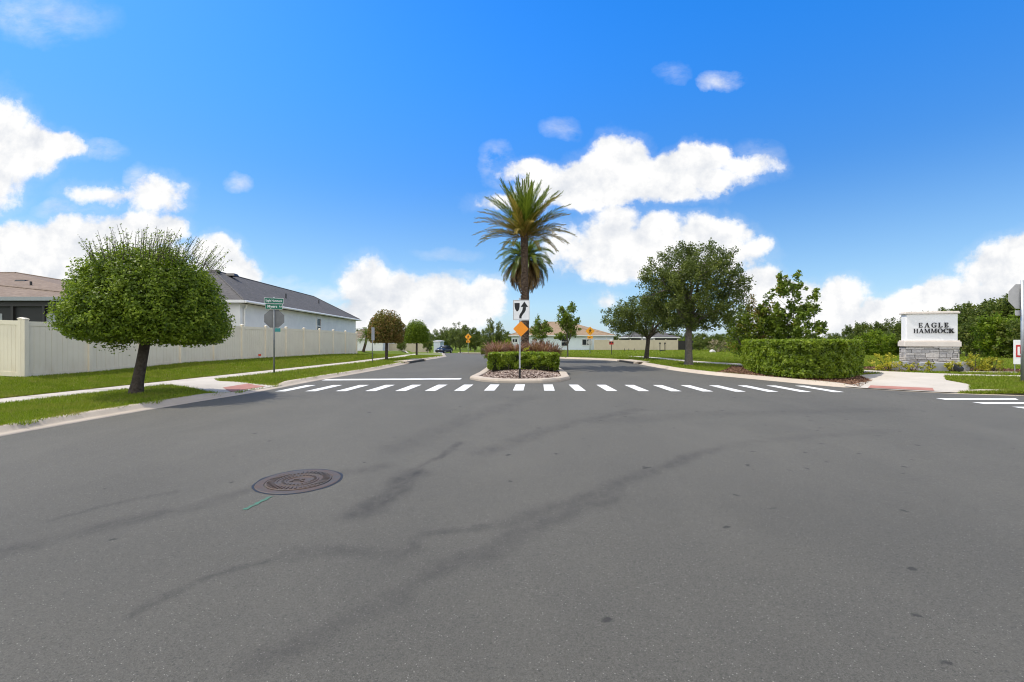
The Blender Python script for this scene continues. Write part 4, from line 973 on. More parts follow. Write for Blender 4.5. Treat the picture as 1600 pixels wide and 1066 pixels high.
# little things on the far right lawn
x, y = (1035 - 800) * 66 / F, 66.0
t_ = thing('exercise_frame', 'black frame of two short posts joined by a low bar on the far lawn', 'frame', (x, y, float(fall(x, y)) + .05))
for s_ in (-1, 1):
    b = MB(); b.tube([(s_ * .36, 0, 0), (s_ * .36, 0, 1.0), (s_ * .30, 0, 1.18)], .055, 8); b.box((s_ * .36, -.02, 1.2), (.20, .10, .22)); b.build('post', 'black_plastic', t_)
b = MB(); b.box((0, 0, .16), (.72, .08, .10)); b.build('crossbar', 'black_plastic', t_)
for k, (px, lab) in enumerate([(976, 'short dark stake on the far lawn, leftmost of three'), (982.5, 'short dark stake on the far lawn between two others'), (991, 'short dark stake on the far lawn close to the second oak')]):
    x, y = (px - 800) * 68 / F, 68.0; b = MB(); b.tube([(0, 0, -.05), (0, 0, .42)], [.05, .04], 7); o = b.build('stake', 'black_plastic'); o.location = (x, y, float(fall(x, y)) + .05); tag(o, lab, 'stake')
x, y = -14.05, 25.2
t_ = thing('marker_flag', 'tiny orange utility flag in the grass by the vinyl fence', 'marker flag', (x, y, float(zleft(x, y))))
b = MB(); b.tube([(0, 0, -.05), (0, 0, .30)], .008, 5); b.build('wire', 'galvanised', t_); b = MB(); b.add([(0, 0, .18), (.15, .02, .19), (.16, -.01, .30), (0, 0, .30)], [(0, 1, 2, 3)]); b.build('flag', 'orange_flag', t_)
x, y = (1113 - 800) * 62 / F, 62
b = MB(); rk = random.Random(2)
pts = [(.55 * rk.uniform(.6, 1) * math.cos(a), .35 * rk.uniform(.6, 1) * math.sin(a)) for a in [R(36 * k) for k in range(10)]]
b.add([(x_, y_, -.05) for x_, y_ in pts] + [(x_ * .75, y_ * .75, .28 + rk.uniform(-.06, .06)) for x_, y_ in pts] + [(0, 0, .42)], [(i, (i + 1) % 10, 10 + (i + 1) % 10, 10 + i) for i in range(10)] + [(10 + i, 10 + (i + 1) % 10, 20) for i in range(10)])
o = b.build('boulder', 'rock_white'); o.location = (x, y, float(fall(x, y)) + .05); tag(o, 'pale boulder lying at the edge of the far shrubs', 'boulder')
b = MB(); b.box((0, 0, .09), (3.4, .5, .18)); o = b.build('concrete_block', 'kerb_concrete', None, bevel=.02); x, y = (739 - 800) * 74 / F, 74; o.location = (x, y, float(fall(x, y)) + .03); tag(o, 'low pale concrete slab in the grass under the far crossing sign', 'concrete slab')

# ------------------------------------------------------------------ parked car
cx, cy = -9.95, 67.0 * 1.0
cy = 92.0; cx = (694 - 800) * cy / F; cz = float(fall(cx, cy))
car = thing('parked_car', 'dark blue car parked far down the road facing the camera', 'car', (cx, cy, cz), R(-90 - 19))
def loft(name, secs, m, parent, smooth=True):
    b = MB(); n = len(secs[0]); vs = [q_ for s_ in secs for q_ in s_]
    b.add(vs, [(i * n + j, i * n + (j + 1) % n, (i + 1) * n + (j + 1) % n, (i + 1) * n + j) for i in range(len(secs) - 1) for j in range(n)] + [tuple(range(n))[::-1], tuple((len(secs) - 1) * n + j for j in range(n))])
    return b.build(name, m, parent, smooth)
def csec(x, w, zb, zt, k=.9): return [(x, -w, zb + .12), (x, -w * .94, zb), (x, w * .94, zb), (x, w, zb + .12), (x, w, zt - .16), (x, w * k, zt), (x, -w * k, zt), (x, -w, zt - .16)]
loft('body', [csec(-2.3, .78, .42, .86), csec(-2.2, .86, .30, .98), csec(-1.5, .90, .24, 1.02), csec(0, .91, .22, 1.0), csec(1.0, .91, .22, .98), csec(1.7, .89, .24, .90), csec(2.2, .84, .28, .80), csec(2.32, .74, .36, .68)], 'car_blue', car)
def gsec(x, w, zb, zt): return [(x, -w, zb), (x, w, zb), (x, w * .80, zt), (x, -w * .80, zt)]
loft('glasshouse', [gsec(-2.05, .80, .96, 1.0), gsec(-1.3, .84, .96, 1.42), gsec(.0, .84, .96, 1.46), gsec(1.25, .82, .94, .97)], 'window_glass', car)
loft('roof', [gsec(-1.28, .69, 1.42, 1.45), gsec(-.9, .70, 1.44, 1.49), gsec(-.1, .70, 1.45, 1.50), gsec(.15, .68, 1.40, 1.43)], 'car_blue', car)
for sx in (-1.4, 1.42):
    for sy in (-1, 1):
        b = MB(); b.tube([(sx, sy * .70, .33), (sx, sy * .915, .33)], .33, 20); w_ = b.build('wheel', 'tyre_rubber', car)
        b = MB(); b.tube([(sx, sy * .90, .33), (sx, sy * .925, .33)], .21, 16); b.build('rim', 'rim_metal', w_)
for sy in (-1, 1):
    b = MB(); b.box((2.24, sy * .60, .70), (.14, .34, .12)); b.build('headlight', 'lamp_lens', car)
    b = MB(); b.box((.85, sy * .98, 1.0), (.16, .18, .13)); b.build('mirror', 'car_blue', car)
b = MB(); b.box((2.30, 0, .52), (.08, 1.0, .20)); b.build('grille', 'black_plastic', car)

# ------------------------------------------------------------------ trees
def limb(b, a, c, r0, r1, sag=0.12, n=5, jit=.06):
    a, c = Vector(a), Vector(c); d = c - a; L = d.length; pts = []
    side = Vector((rng.normal(), rng.normal(), 0)) * jit * L
    for i in range(n + 1):
        f = i / n; q = a + d * f + side * math.sin(f * math.pi) + Vector((0, 0, sag * L * math.sin(f * math.pi) * .5)); pts.append(q)
    b.tube(pts, [r0 + (r1 - r0) * (i / n) for i in range(n + 1)], 6, False); return pts
def ell_clusters(n, c, r, gap=-.15, freq=.7, low=-1.0, inner=.35, power=2.0, seed=0.0, shape=None):
    out_ = []
    while len(out_) < n:
        q = rng.uniform(-1, 1, 3); l = (abs(q[0]) ** power + abs(q[1]) ** power + abs(q[2]) ** power) ** (1 / power)
        if l > 1 or q[2] < low or (l < inner and rng.random() < .7): continue
        if shape and math.hypot(q[0], q[1]) > shape(q[2]): continue
        p_ = np.array(c) + q * np.array(r)
        if mnoise.noise(Vector(p_ * freq) + Vector((seed, seed * 2, 0))) < gap: continue
        out_.append(p_)
    return np.array(out_)
def fill(cl, per, sig, size, droop=0):
    # every cluster is a sprig: leaves along a short shoot that grows outwards and up from the crown's middle
    n = len(cl) * per; base_t = np.repeat(np.clip(rng.normal(.42, .17, len(cl)), 0, 1), per)
    mid = cl.mean(0) - np.array([0, 0, .35 * (cl[:, 2].max() - cl[:, 2].min())])
    ax = norm(norm(cl - mid) + rng.normal(size=cl.shape) * .38); ln = rng.uniform(.7, 1.5, len(cl)) * sig * 2.6
    f = rng.random(n) ** .8 - .45; A = np.repeat(ax * ln[:, None], per, 0)
    C = np.repeat(cl, per, 0) + A * f[:, None] + rng.normal(size=(n, 3)) * sig * (.62 - .5 * np.clip(f, 0, .6))[:, None]
    return C, rng.uniform(.65, 1.3, n) * size, np.clip(base_t + rng.normal(0, .18, n), 0, 1)
def tree(name, label, loc, H_fork, tr, cc, cr, ncl, per, sig, lsize, lm, bm, group=None, gap=-.2, freq=.7, low=-1, seed=0., shape=None, lean=(0, 0), nl=7, twigs=0, power=2.0, inner=.35, ratio=.55, cat='tree'):
    """loc: foot of trunk; cc, cr: centre and radii of the crown relative to the foot"""
    t_ = thing(name, label, cat, loc, 0, group)
    cl = ell_clusters(ncl, cc, cr, gap, freq, low, inner, power, seed, shape)
    b = MB(); fork = Vector((lean[0], lean[1], H_fork)); mid_ = fork * .5 + Vector((lean[1] * .1, -lean[0] * .1, 0))
    b.tube([(0, 0, -.12), (0, 0, .03), tuple(fork * .12), tuple(mid_), tuple(fork)], [tr * 1.7, tr * 1.35, tr * 1.08, tr * .92, tr * .85], 10, False)
    idx = rng.permutation(len(cl))[:nl]; ends = []
    top = np.array(cc) + np.array([0, 0, cr[2] * .75]); tips = [top] + [cl[i] for i in idx]
    for e in tips:
        e2 = np.array(fork) + (e - np.array(fork)) * .82; pts = limb(b, fork, e2, tr * .55, tr * .12, .15); ends += pts[2:]
    ea = np.array([tuple(q) for q in ends])
    for c_ in cl[rng.permutation(len(cl))[:min(len(cl), 46)]]:
        j = np.argmin(((ea - c_) ** 2).sum(1)); limb(b, ea[j], c_, tr * .16, tr * .05, .05, 3)
    b.build('trunk', bm, t_, True)
    C, L, tn = fill(cl, per, sig, lsize)
    if twigs:
        pass
    leaves('crown', C, L, lm, t_, tn, ratio=ratio)
    return t_

# --- the clipped tree on the left verge
def clipped_tree():
    fx_, fy_ = -9.72, 11.8; z0 = float(zleft(fx_, fy_))
    t_ = thing('clipped_tree', 'large round clipped tree with leaning trunk and long whips on top, on the left verge', 'tree', (fx_, fy_, z0))
    b = MB(); tp = (.24, 0, 1.5)
    pts = [(-.05, 0, -.1), (-.03, 0, .05), (.02, 0, .35), (.10, .01, .8), (.20, 0, 1.3), (.30, .02, 1.9)]
    b.tube(pts, [.21, .165, .130, .118, .112, .105], 12, False)
    for k in range(9):
        a = R(40 * k + 15); limb(b, (.24, 0, 1.45 + .05 * (k % 3)), (.2 + 1.2 * math.cos(a), 1.2 * math.sin(a), 2.2 + .5 * (k % 3)), .06, .015, .2)
    b.build('trunk', 'bark_dark', t_, True)
    cx, zc = .34, 1.78
    def surf(n, k0, k1):
        a = rng.uniform(0, 2 * math.pi, n); q = rng.random(n); up_ = rng.random(n) < .82
        # polar angle: dome above, shallow bowl below
        ct = np.where(up_, rng.random(n), -rng.random(n)); st = np.sqrt(1 - ct * ct)
        dirs = np.stack([st * np.cos(a), st * np.sin(a), ct], 1)
        rad = np.empty((n, 3)); rad[:, 0] = 1.76; rad[:, 1] = 1.72; rad[:, 2] = np.where(up_, 1.98, .44)
        bumps = np.array([mnoise.noise(Vector(d * 4.2)) + .7 * mnoise.noise(Vector(d * 9.0)) + .5 * mnoise.noise(Vector(d * 19.0)) for d in dirs]) * .105
        stx = np.where(up_, st ** .86, st ** .40)
        nn = dirs.copy(); dirs2 = np.stack([stx * np.cos(a), stx * np.sin(a), ct], 1)
        k = (k0 + (k1 - k0) * rng.random(n) + bumps)[:, None]
        P_ = dirs2 * rad * k; P_[:, 0] += cx; P_[:, 2] += zc - .06 * P_[:, 0]
        return P_, norm(nn / rad), bumps
    P1, N1, b1 = surf(36000, .85, 1.03); P2, N2, b2 = surf(12000, .74, .92)
    C = np.concatenate([P1, P2]); Nn = np.concatenate([N1, N2]); n1 = len(P1)
    L = np.concatenate([rng.uniform(.045, .095, n1), rng.uniform(.09, .16, len(P2))])
    cl_ = np.array([mnoise.noise(Vector(q * 2.3)) for q in C]) * .28
    tn = np.clip(rng.normal(.45, .22, len(C)) + cl_ + np.concatenate([b1, b2]) * 1.5, 0, 1)  # hollows of the crown tinted darker, standing in for shade
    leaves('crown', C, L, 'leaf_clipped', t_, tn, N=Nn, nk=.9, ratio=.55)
    b = MB(); b.lathe([(.3, -.26), (1.05, -.28), (1.24, -.1), (1.26, .25), (1.12, .8), (.8, 1.2), (.25, 1.42)], (cx, 0, zc), 20); b.build('dark_core', 'hedge_inner', t_, True)
    # whips
    b = MB(); LC = []
    for k in range(260):
        a = rng.uniform(0, 2 * math.pi); rr_ = 1.35 * math.sqrt(rng.random()); x, y = rr_ * math.cos(a) + .50, rr_ * math.sin(a)
        h0 = zc + 2.0 * math.sqrt(max(0, 1 - (rr_ / 2.42) ** 2)) ** 1.1 - .18; Lw = rng.uniform(.25, .85) * (1.12 - .42 * rr_ / 1.75)
        d = Vector((.40 * (x - .1) + rng.normal() * .16, .34 * y + rng.normal() * .16, 1)).normalized()
        p0 = Vector((x, y, h0)); p1 = p0 + d * Lw * .5; p2 = p0 + d * Lw + Vector((d.x, d.y, -.1)) * .12 * Lw
        b.tube([p0, p1, p2], [.007, .005, .003], 4, False)
        for j in range(int(14 * Lw) + 6):
            f = rng.random() ** .8; q = p0.lerp(p2, f); LC.append((q.x + rng.normal() * .022, q.y + rng.normal() * .022, q.z + rng.normal() * .02))
    b.build('whip', 'bark_dark', t_)['kind'] = 'stuff'
    o = leaves('whip_leaves', np.array(LC), rng.uniform(.03, .06, len(LC)), 'leaf_clipped', t_, ratio=.5); o['kind'] = 'stuff'
    # loose sprays under the crown
    LC = rng.normal(size=(260, 3)) * [.16, .16, .10] + [.0, -.6, 1.32]; leaves('loose_sprays', LC, rng.uniform(.05, .08, 260), 'leaf_clipped', t_)
clipped_tree()

def lollipop(label, loc, r, zb, zt, lm, tr=.11, n=15000):
    t_ = thing('round_tree', label, 'tree', loc)
    b = MB(); b.tube([(0, 0, -.1), (0, 0, .1), (.02, 0, zb + .3)], [tr * 1.5, tr, tr * .85], 9, False)
    for k in range(7): a = R(51 * k); limb(b, (0, 0, zb), (r * .6 * math.cos(a), r * .6 * math.sin(a), (zb + zt) / 2 + .2), tr * .5, tr * .15)
    b.build('trunk', 'bark_dark', t_, True)
    a = rng.uniform(0, 2 * math.pi, n); ct = rng.uniform(-.55, 1, n); st = np.sqrt(1 - ct * ct)
    zz = zb + (zt - zb) * (ct + .55) / 1.55; w = np.where(ct < 0, 1 - .12 * (ct / -.55) ** 2, st ** .9)
    k = rng.uniform(.68, 1.04, n) + np.array([mnoise.noise(Vector((math.cos(x) * 2, math.sin(x) * 2, y * 2.5))) for x, y in zip(a, ct)]) * .11
    C = np.stack([r * w * k * np.cos(a), r * w * k * np.sin(a), zb + (zz - zb) * np.clip(k, .85, 1.08)], 1)
    k2 = rng.random(n) < .35; C[k2, 0] *= rng.random(k2.sum()); C[k2, 1] *= rng.random(k2.sum()); C[k2, 2] = zb + (zt - zb) * rng.uniform(0, .75, k2.sum())
    leaves('crown', C, rng.uniform(.09, .17, n), lm, t_, np.clip(rng.normal(.45, .25, n), 0, 1), ratio=.55)
lollipop('round clipped tree with bronze green leaves beside the left pavement', (-8.72, 31.6, float(zleft(-8.72, 31.6))), 1.22, 1.22, 3.35, 'leaf_bronze')
lollipop('round green tree behind the bronze one on the left verge', ((651 - 800) * 48 / F, 48, float(zleft(-10, 48))), 1.28, 1.35, 3.65, 'leaf_clipped')

# --- oaks on the right lawn
tree('oak_tree', 'big dark green oak with a forked trunk standing on the right lawn', (9.78, 25.2, float(zright(9.78, 25.2))), 1.95, .20, (.30, .2, 4.10), (2.95, 2.8, 2.65), 520, 86, .22, .115, 'leaf_oak', 'bark_grey', gap=-.12, freq=.95, low=-.74, seed=3.1, nl=13, power=1.9, inner=.25,
     shape=lambda z: 1.02 if z < .0 else (1.02 - .42 * z * z))
tree('oak_tree', 'smaller spreading oak left of the big oak, before the tan fence', (9.85, 33.4, float(zright(9.85, 33.4))), 1.5, .16, (-.15, .2, 3.05), (2.9, 2.5, 1.6), 270, 80, .22, .12, 'leaf_oak', 'bark_dark', gap=-.18, freq=.8, low=-.72, seed=8.2, nl=9, lean=(.15, 0))

# --- young maples
def sap(label, loc, h, r, zb, n, lm, seed, cone=.75, per=60, sig=.2, ls=.15, gap=-.12):
    tree('maple_tree', label, loc, zb, .06, (0, 0, zb + (h - zb) * .5), (r, r, (h - zb) * .5), n, per, sig, ls, lm, 'bark_grey', gap=gap, freq=1.0, seed=seed, nl=8, shape=lambda z: (1 - cone * max(0, z)) , inner=.1, ratio=.7)
sap('slim young maple right of the palms in front of the blue house', ((887 - 800) * 38.3 / F, 38.3, float(zright(5, 38.3))), 4.55, 1.0, 1.05, 62, 'leaf_maple', 1.5, .55)
sap('second young maple just behind the palms, left of the slim one', ((845 - 800) * 47 / F, 47, float(zright(3, 47))), 4.15, 1.05, 1.2, 52, 'leaf_maple', 4.5, .8)
sap('tall sparse maple rising behind the big clipped hedge', (16.9, 27.5, float(zright(16.9, 27.5))), 5.6, 1.8, .7, 165, 'leaf_maple', 7.7, .80, 46, .17, .17, -.04)
sap('thin reddish maple beside the tall sparse one behind the hedge', (15.4, 28.6, float(zright(15, 28.6))), 3.95, 1.0, .8, 46, 'leaf_bronze', 12.3, .5, 60, .22, .12)
sap('dark leafy young tree just left behind the clipped hedge', (14.4, 28.2, float(zright(14.4, 28.2))), 3.55, 1.25, .6, 60, 'leaf_maple', 15.3, .5, 80, .25, .14, -.25)

# --- palms
def frond(L, az, el, droop, m, parent, base, n=70, width=.46, vee=.5, twist=0.0, name='frond'):
    """one feather leaf: an arching stalk with leaflets on both sides"""
    ca, sa = math.cos(az), math.sin(az); pts = []; e = el; p_ = np.array(base, float); ds = L / 16; tg = []
    for i in range(17):
        d = np.array([math.cos(e) * ca, math.cos(e) * sa, math.sin(e)]); pts.append(p_.copy()); tg.append(d); p_ = p_ + d * ds; e -= droop / 16 * (.5 + 1.3 * i / 16)
    pts = np.array(pts); tg = np.array(tg)
    f = np.linspace(.10, .99, n); ii = f * 16; i0 = np.minimum(ii.astype(int), 15); fr = (ii - i0)[:, None]
    B = pts[i0] * (1 - fr) + pts[i0 + 1] * fr; T = norm(tg[i0]); side = np.array([-sa, ca, 0]); side = np.repeat(side[None], n, 0); up_ = norm(np.cross(T, side)); up_ *= np.sign(up_[:, 2:3] + 1e-6)
    V = []
    ln = width * np.sin(np.clip(f * 1.05 + .08, 0, 1) ** .7 * math.pi * .93) ** .6 + .06
    for s_ in (-1, 1):
        dirn = norm(T * (.85 + .5 * f[:, None]) + side * s_ * .75 + up_ * (vee * .5 + rng.normal(0, .16, n)[:, None]) + rng.normal(0, .07, (n, 3)))
        e1 = B + dirn * (ln * rng.uniform(.85, 1.1, n))[:, None]; e1[:, 2] -= .10 * ln * (1 if el < .6 else .3)
        wv = T * .024; md = (B * .45 + e1 * .55) 
        V.append(np.stack([B - wv, md - wv * 1.25, e1, md + wv * 1.25], 1))
    w = np.array([[-sa, ca, 0]]) * np.linspace(.030, .006, 17)[:, None]
    R_ = np.stack([pts[:-1] - w[:-1], pts[:-1] + w[:-1], pts[1:] + w[1:], pts[1:] - w[1:]], 1); V.append(R_); R2 = R_.copy(); R2[:, :, 2] -= .02; V.append(R2)
    V = np.concatenate(V); tn = np.clip(rng.normal(.45, .2, len(V)) + rng.normal(0, .12), 0, 1); tn[-32:] = .85
    return np_mesh(name, V, 4, m, parent, tn)
def palm(label, x, y, zh, tr, kind):
    z0 = .08; t_ = thing('palm_tree', label, 'palm tree', (x, y, z0), 0, None); zh -= z0
    b = MB(); pts = []; rad = []; n = 40
    for i in range(n + 1):
        f = i / n; pts.append((.03 * math.sin(f * 3), .02 * math.sin(f * 2 + 1), -.1 + (zh + .1) * f)); rad.append(tr * (1.22 - .55 * min(1, f * 6) * .3 + (.10 if i % 2 else 0) + (.35 * max(0, f - .9) * 10 * .6)))
    b.tube(pts, rad, 14, False)
    for k in range(210):   # leaf bases
        f = rng.random(); a = k * 2.39996; r_ = tr * 1.06; z = zh * f
        b.box((r_ * math.cos(a), r_ * math.sin(a), z), (.05, .13, .10), a, taper=.55)
    b.build('trunk', 'palm_bark', t_, False)
    base = (0, 0, zh)
    for k in range(kind['n']):
        f = (k + .5) / kind['n']; az = k * 2.39996 + rng.normal() * .1
        el = R(kind['top'] + (kind['bot'] - kind['top']) * f ** kind['pw']) + rng.normal() * .05
        L = kind['L'] * (1 - .22 * (1 - f) * 0 ) * rng.uniform(.9, 1.06); dr = kind['dr0'] + (kind['dr1'] - kind['dr0']) * f
        m = 'frond_green' if f < kind['g'] else ('frond_old' if f < kind['o'] else 'frond_dead')
        frond(L, az, el, dr, m, t_, (.10 * math.cos(az), .10 * math.sin(az), zh + .12 - .45 * f), 76, kind['w'])
    # pale flower stalks and leaf bases at the heart
    for k in range(16):
        a = 2.4 * k; b = MB(); b.tube([(.08 * math.cos(a), .08 * math.sin(a), zh - .35), (.28 * math.cos(a), .28 * math.sin(a), zh - .02 + .1 * (k % 3)), (.42 * math.cos(a), .42 * math.sin(a), zh + .03 * (k % 4))], [.05, .04, .012], 6); b.build('leaf_base', 'frond_dead', t_)
palm('tall palm with stiff spreading fronds and a dark trunk on the island', .66, 24.4, 7.25, .165, dict(n=74, top=88, bot=10, pw=.80, L=2.75, dr0=.18, dr1=.95, g=.52, o=1.0, w=.37))
palm('palm with a drooping skirt of brown fronds behind the tall island palm', .95, 31.5, 7.15, .19, dict(n=84, top=72, bot=-68, pw=.75, L=2.1, dr0=1.5, dr1=.9, g=.50, o=.60, w=.44))
# small palm behind the fence end on the left
pm = thing('small_palm', 'small dark palm beside the far end of the vinyl fence', 'palm tree', (-14.6, 45.5, float(zleft(-14.6, 45.5))))
b = MB(); b.tube([(-.3, 0, -.1), (-.15, 0, .5), (.05, 0, 1.2), (.1, 0, 1.6)], [.16, .13, .12, .12], 9, False); b.build('trunk', 'palm_bark', pm)
for k in range(26): frond(1.35, k * 2.4, R(75 - 95 * k / 26), 1.1, 'frond_green', pm, (.1, 0, 1.6), 26, .30)

# ------------------------------------------------------------------ hedges and shrubs
def hedge(name, label, poly, z0, zt, lm, ntop, nside, ls, bumpy=.05, foot=.06, cat='hedge'):
    """clipped hedge over a plan polygon; poly is counter-clockwise"""
    cxy = np.mean(np.array(poly), 0); t_ = thing(name, label, cat, (cxy[0], cxy[1], z0))
    pl = [(x - cxy[0], y - cxy[1]) for x, y in poly]; ht = zt - z0
    b = MB(); ip = [(x * .90, y * .86) for x, y in pl]; b.prism(ip, .08, ht - .10); b.build('dark_core', 'hedge_inner', t_)
    xs = np.array(pl); n = ntop * 3; X = rng.uniform(xs[:, 0].min(), xs[:, 0].max(), n); Y = rng.uniform(xs[:, 1].min(), xs[:, 1].max(), n); k = inpoly(X, Y, pl); X, Y = X[k][:ntop], Y[k][:ntop]
    Z = ht + rng.normal(0, .022, len(X)) - .03 - (rng.random(len(X)) < .25) * rng.random(len(X)) * .12
    C = [np.stack([X, Y, Z], 1)]; Nn = [np.tile([0, 0, 1.0], (len(X), 1))]
    edges = [(pl[i], pl[(i + 1) % len(pl)]) for i in range(len(pl))]; Ls = np.array([math.hypot(c[0] - a[0], c[1] - a[1]) for a, c in edges]); cs = rng.choice(len(edges), nside, p=Ls / Ls.sum())
    E0 = np.array([e[0] for e in edges])[cs]; E1 = np.array([e[1] for e in edges])[cs]; f = rng.random(nside)[:, None]; Q = E0 + (E1 - E0) * f
    d = norm(E1 - E0); nr = np.stack([d[:, 1], -d[:, 0]], 1); z = foot + (ht - foot) * rng.random(nside) ** .92
    bm = np.array([mnoise.noise(Vector((q[0] * 2.6, q[1] * 2.6, w * 2.6))) + .7 * mnoise.noise(Vector((q[0] * 6, q[1] * 6, w * 6))) for q, w in zip(Q, z)])
    inn = -np.abs(rng.normal(0, .05, nside)) + bm * bumpy + .02 - .10 * (z < foot + .12) * rng.random(nside)
    rnd = np.clip((z - (ht - .08)) / .08, 0, 1) * -.04
    Q = Q + nr * (inn + rnd)[:, None]; C.append(np.stack([Q[:, 0], Q[:, 1], z], 1)); Nn.append(np.concatenate([nr, np.full((nside, 1), .25)], 1))
    C = np.concatenate(C); Nn = np.concatenate(Nn)
    tn = np.clip(rng.normal(.45, .2, len(C)) + np.concatenate([np.full(len(X), .12), bm * .30]), 0, 1)  # light and shade in the tint: top leaves lighter, hollows darker
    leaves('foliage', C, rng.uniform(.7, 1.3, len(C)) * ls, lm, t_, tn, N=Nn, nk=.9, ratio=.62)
    # stray shoots above the clipped top
    if ntop > 2500:
        q = rng.choice(len(X), 90 if ntop > 9000 else 40); SC = []
        b = MB()
        for i in q:
            hh = rng.uniform(.03, .10); dx, dy = rng.normal(0, .02, 2); b.tube([(X[i], Y[i], ht - .06), (X[i] + dx, Y[i] + dy, ht + hh)], [.004, .002], 4, False)
            for j in range(4): SC.append((X[i] + dx * j / 3 + rng.normal(0, .015), Y[i] + dy * j / 3 + rng.normal(0, .015), ht + hh * (j + 1) / 4))
        b.build('shoots', 'bark_dark', t_)['kind'] = 'stuff'; leaves('shoot_leaves', np.array(SC), .05, lm, t_)['kind'] = 'stuff'
    # bare stems near the ground
    b = MB()
    for i in range(0, len(pl)):
        a, c = edges[i]; m_ = max(1, int(Ls[i] / .45))
        for j in range(m_):
            g = (j + .5) / m_; x, y = (a[0] + (c[0] - a[0]) * g) * .9, (a[1] + (c[1] - a[1]) * g) * .9; b.tube([(x, y, -.05), (x + .03, y, .3)], .018, 5, False)
    b.build('stems', 'bark_dark', t_)
    return t_
hz0 = float(zright(11, 17.5)) + .02
HP = [(13.95, 18.2), (13.6, 19.4), (12.9, 21.2), (12.2, 22.7), (11.35, 22.4), (10.55, 20.4), (10.12, 19.1), (9.85, 17.9), (9.88, 16.95), (10.1, 16.35), (10.5, 15.95), (11.15, 15.9), (11.85, 16.15), (12.7, 16.8), (13.5, 17.5)]
hedge('clipped_hedge', 'big square clipped hedge curving round the right street corner', HP, hz0, 1.475, 'leaf_hedge', 13000, 42000, .098, .09)
HI = [(-1.0, 19.62), (.0, 20.2), (.8, 20.25), (1.98, 19.62), (2.05, 20.5), (1.9, 21.3), (.4, 21.55), (-.95, 21.3)]
hedge('island_hedge', 'low clipped hedge across the island behind the keep right sign', HI, .10, .905, 'leaf_hedge', 3200, 9500, .12, .10, .10)
x, y = (761 - 800) * 62 / F, 62.0; zz = float(fall(x, y))
hedge('clipped_hedge', 'small square hedge left of the island plants, far down the road', [(x - .85, y), (x + .85, y), (x + .85, y + 1.6), (x - .85, y + 1.6)], zz, zz + 1.25, 'leaf_hedge', 1800, 3600, .14)
b = MB(); b.box((0, 0, .5), (.40, .40, 1.0)); b.box((0, 0, 1.03), (.46, .46, .06)); o = b.build('utility_box', 'trim_cream'); o.location = (x + .35, y + 2.2, zz + .35); tag(o, 'pale box top showing above the small square hedge', 'utility box')

def grass_clump(label, x, y, z, r, h, n, m, group):
    t_ = thing('ornamental_grass', label, 'ornamental grass', (x, y, z), 0, group)
    a = rng.uniform(0, 2 * math.pi, n); rr_ = rng.random(n) * .22 * r; B = np.stack([rr_ * np.cos(a), rr_ * np.sin(a), np.zeros(n)], 1); a2_ = a + rng.normal(0, .5, n)
    out_d = np.stack([np.cos(a2_), np.sin(a2_), np.zeros(n)], 1); sp = rng.uniform(.1, 1, n)[:, None] * r; hh = h * rng.uniform(.55, 1.08, n)[:, None]; upv = np.array([0, 0, 1.0])
    M1 = B + out_d * sp * .40 + upv * hh * .72; T_ = B + out_d * sp + upv * hh * rng.uniform(.72, 1.0, n)[:, None]; s_ = np.stack([-np.sin(a2_), np.cos(a2_), np.zeros(n)], 1) * .011
    V = np.concatenate([np.stack([B - s_, B + s_, M1 + s_ * 1.2, M1 - s_ * 1.2], 1), np.stack([M1 - s_ * 1.2, M1 + s_ * 1.2, T_ + s_ * .8, T_ - s_ * .8], 1)])
    tn = np.concatenate([np.clip(rng.normal(.35, .2, n), 0, 1), np.clip(rng.normal(.6, .22, n), 0, 1)])
    np_mesh('foliage', V, 4, m, t_, tn); return t_
k = 0
for (gx, gy, r, h, m) in [(-1.35, 24.6, .85, 1.32, 'leaf_purple'), (-.75, 23.0, .75, 1.25, 'leaf_purple'), (-.35, 25.4, .9, 1.35, 'leaf_purple'), (.15, 23.3, .8, 1.25, 'leaf_purple'), (1.15, 23.2, .85, 1.38, 'leaf_purple'), (1.75, 24.4, .9, 1.42, 'leaf_purple'), (1.55, 22.6, .7, 1.2, 'leaf_purple'), (2.1, 23.4, .75, 1.2, 'leaf_purple')]:
    grass_clump('reddish ornamental grass clump rising behind the island hedge', max(gx, -1.0), gy, .09, r, h, 620, m, 'red grasses behind the island hedge')
def bush(name, label, loc, r, h, n, ls, m, group=None, cat='shrub', ncl=26, ratio=.5):
    t_ = thing(name, label, cat, loc, 0, group)
    cl = ell_clusters(ncl, (0, 0, h * .52), (r, r, h * .48), -.35, 1.2 / max(r, .3), -.9, .2, 2.2, loc[0]); per = max(4, n // ncl); C, L, tn = fill(cl, per, .18 * r, ls)
    C[:, 2] = np.maximum(C[:, 2], .02); leaves('foliage', C, L, m, t_, tn, ratio=ratio)
    b = MB()
    for q in cl[:9]: limb(b, (0, 0, -.05), q, .02 + .01 * r, .006, .05, 3)
    b.build('stems', 'bark_dark', t_); return t_
bush('croton_bush', 'yellow green croton showing above the middle of the island hedge', (.62, 22.0, .09), .32, 1.08, 260, .13, 'leaf_croton', ratio=.35)
x, y = -1.0, 27.0; bush('spiky_shrub', 'green spiky shrub at the left behind the red grasses', (-.75, 27.5, .09), .8, 1.45, 1500, .28, 'leaf_bright', ratio=.2)
zs = .19
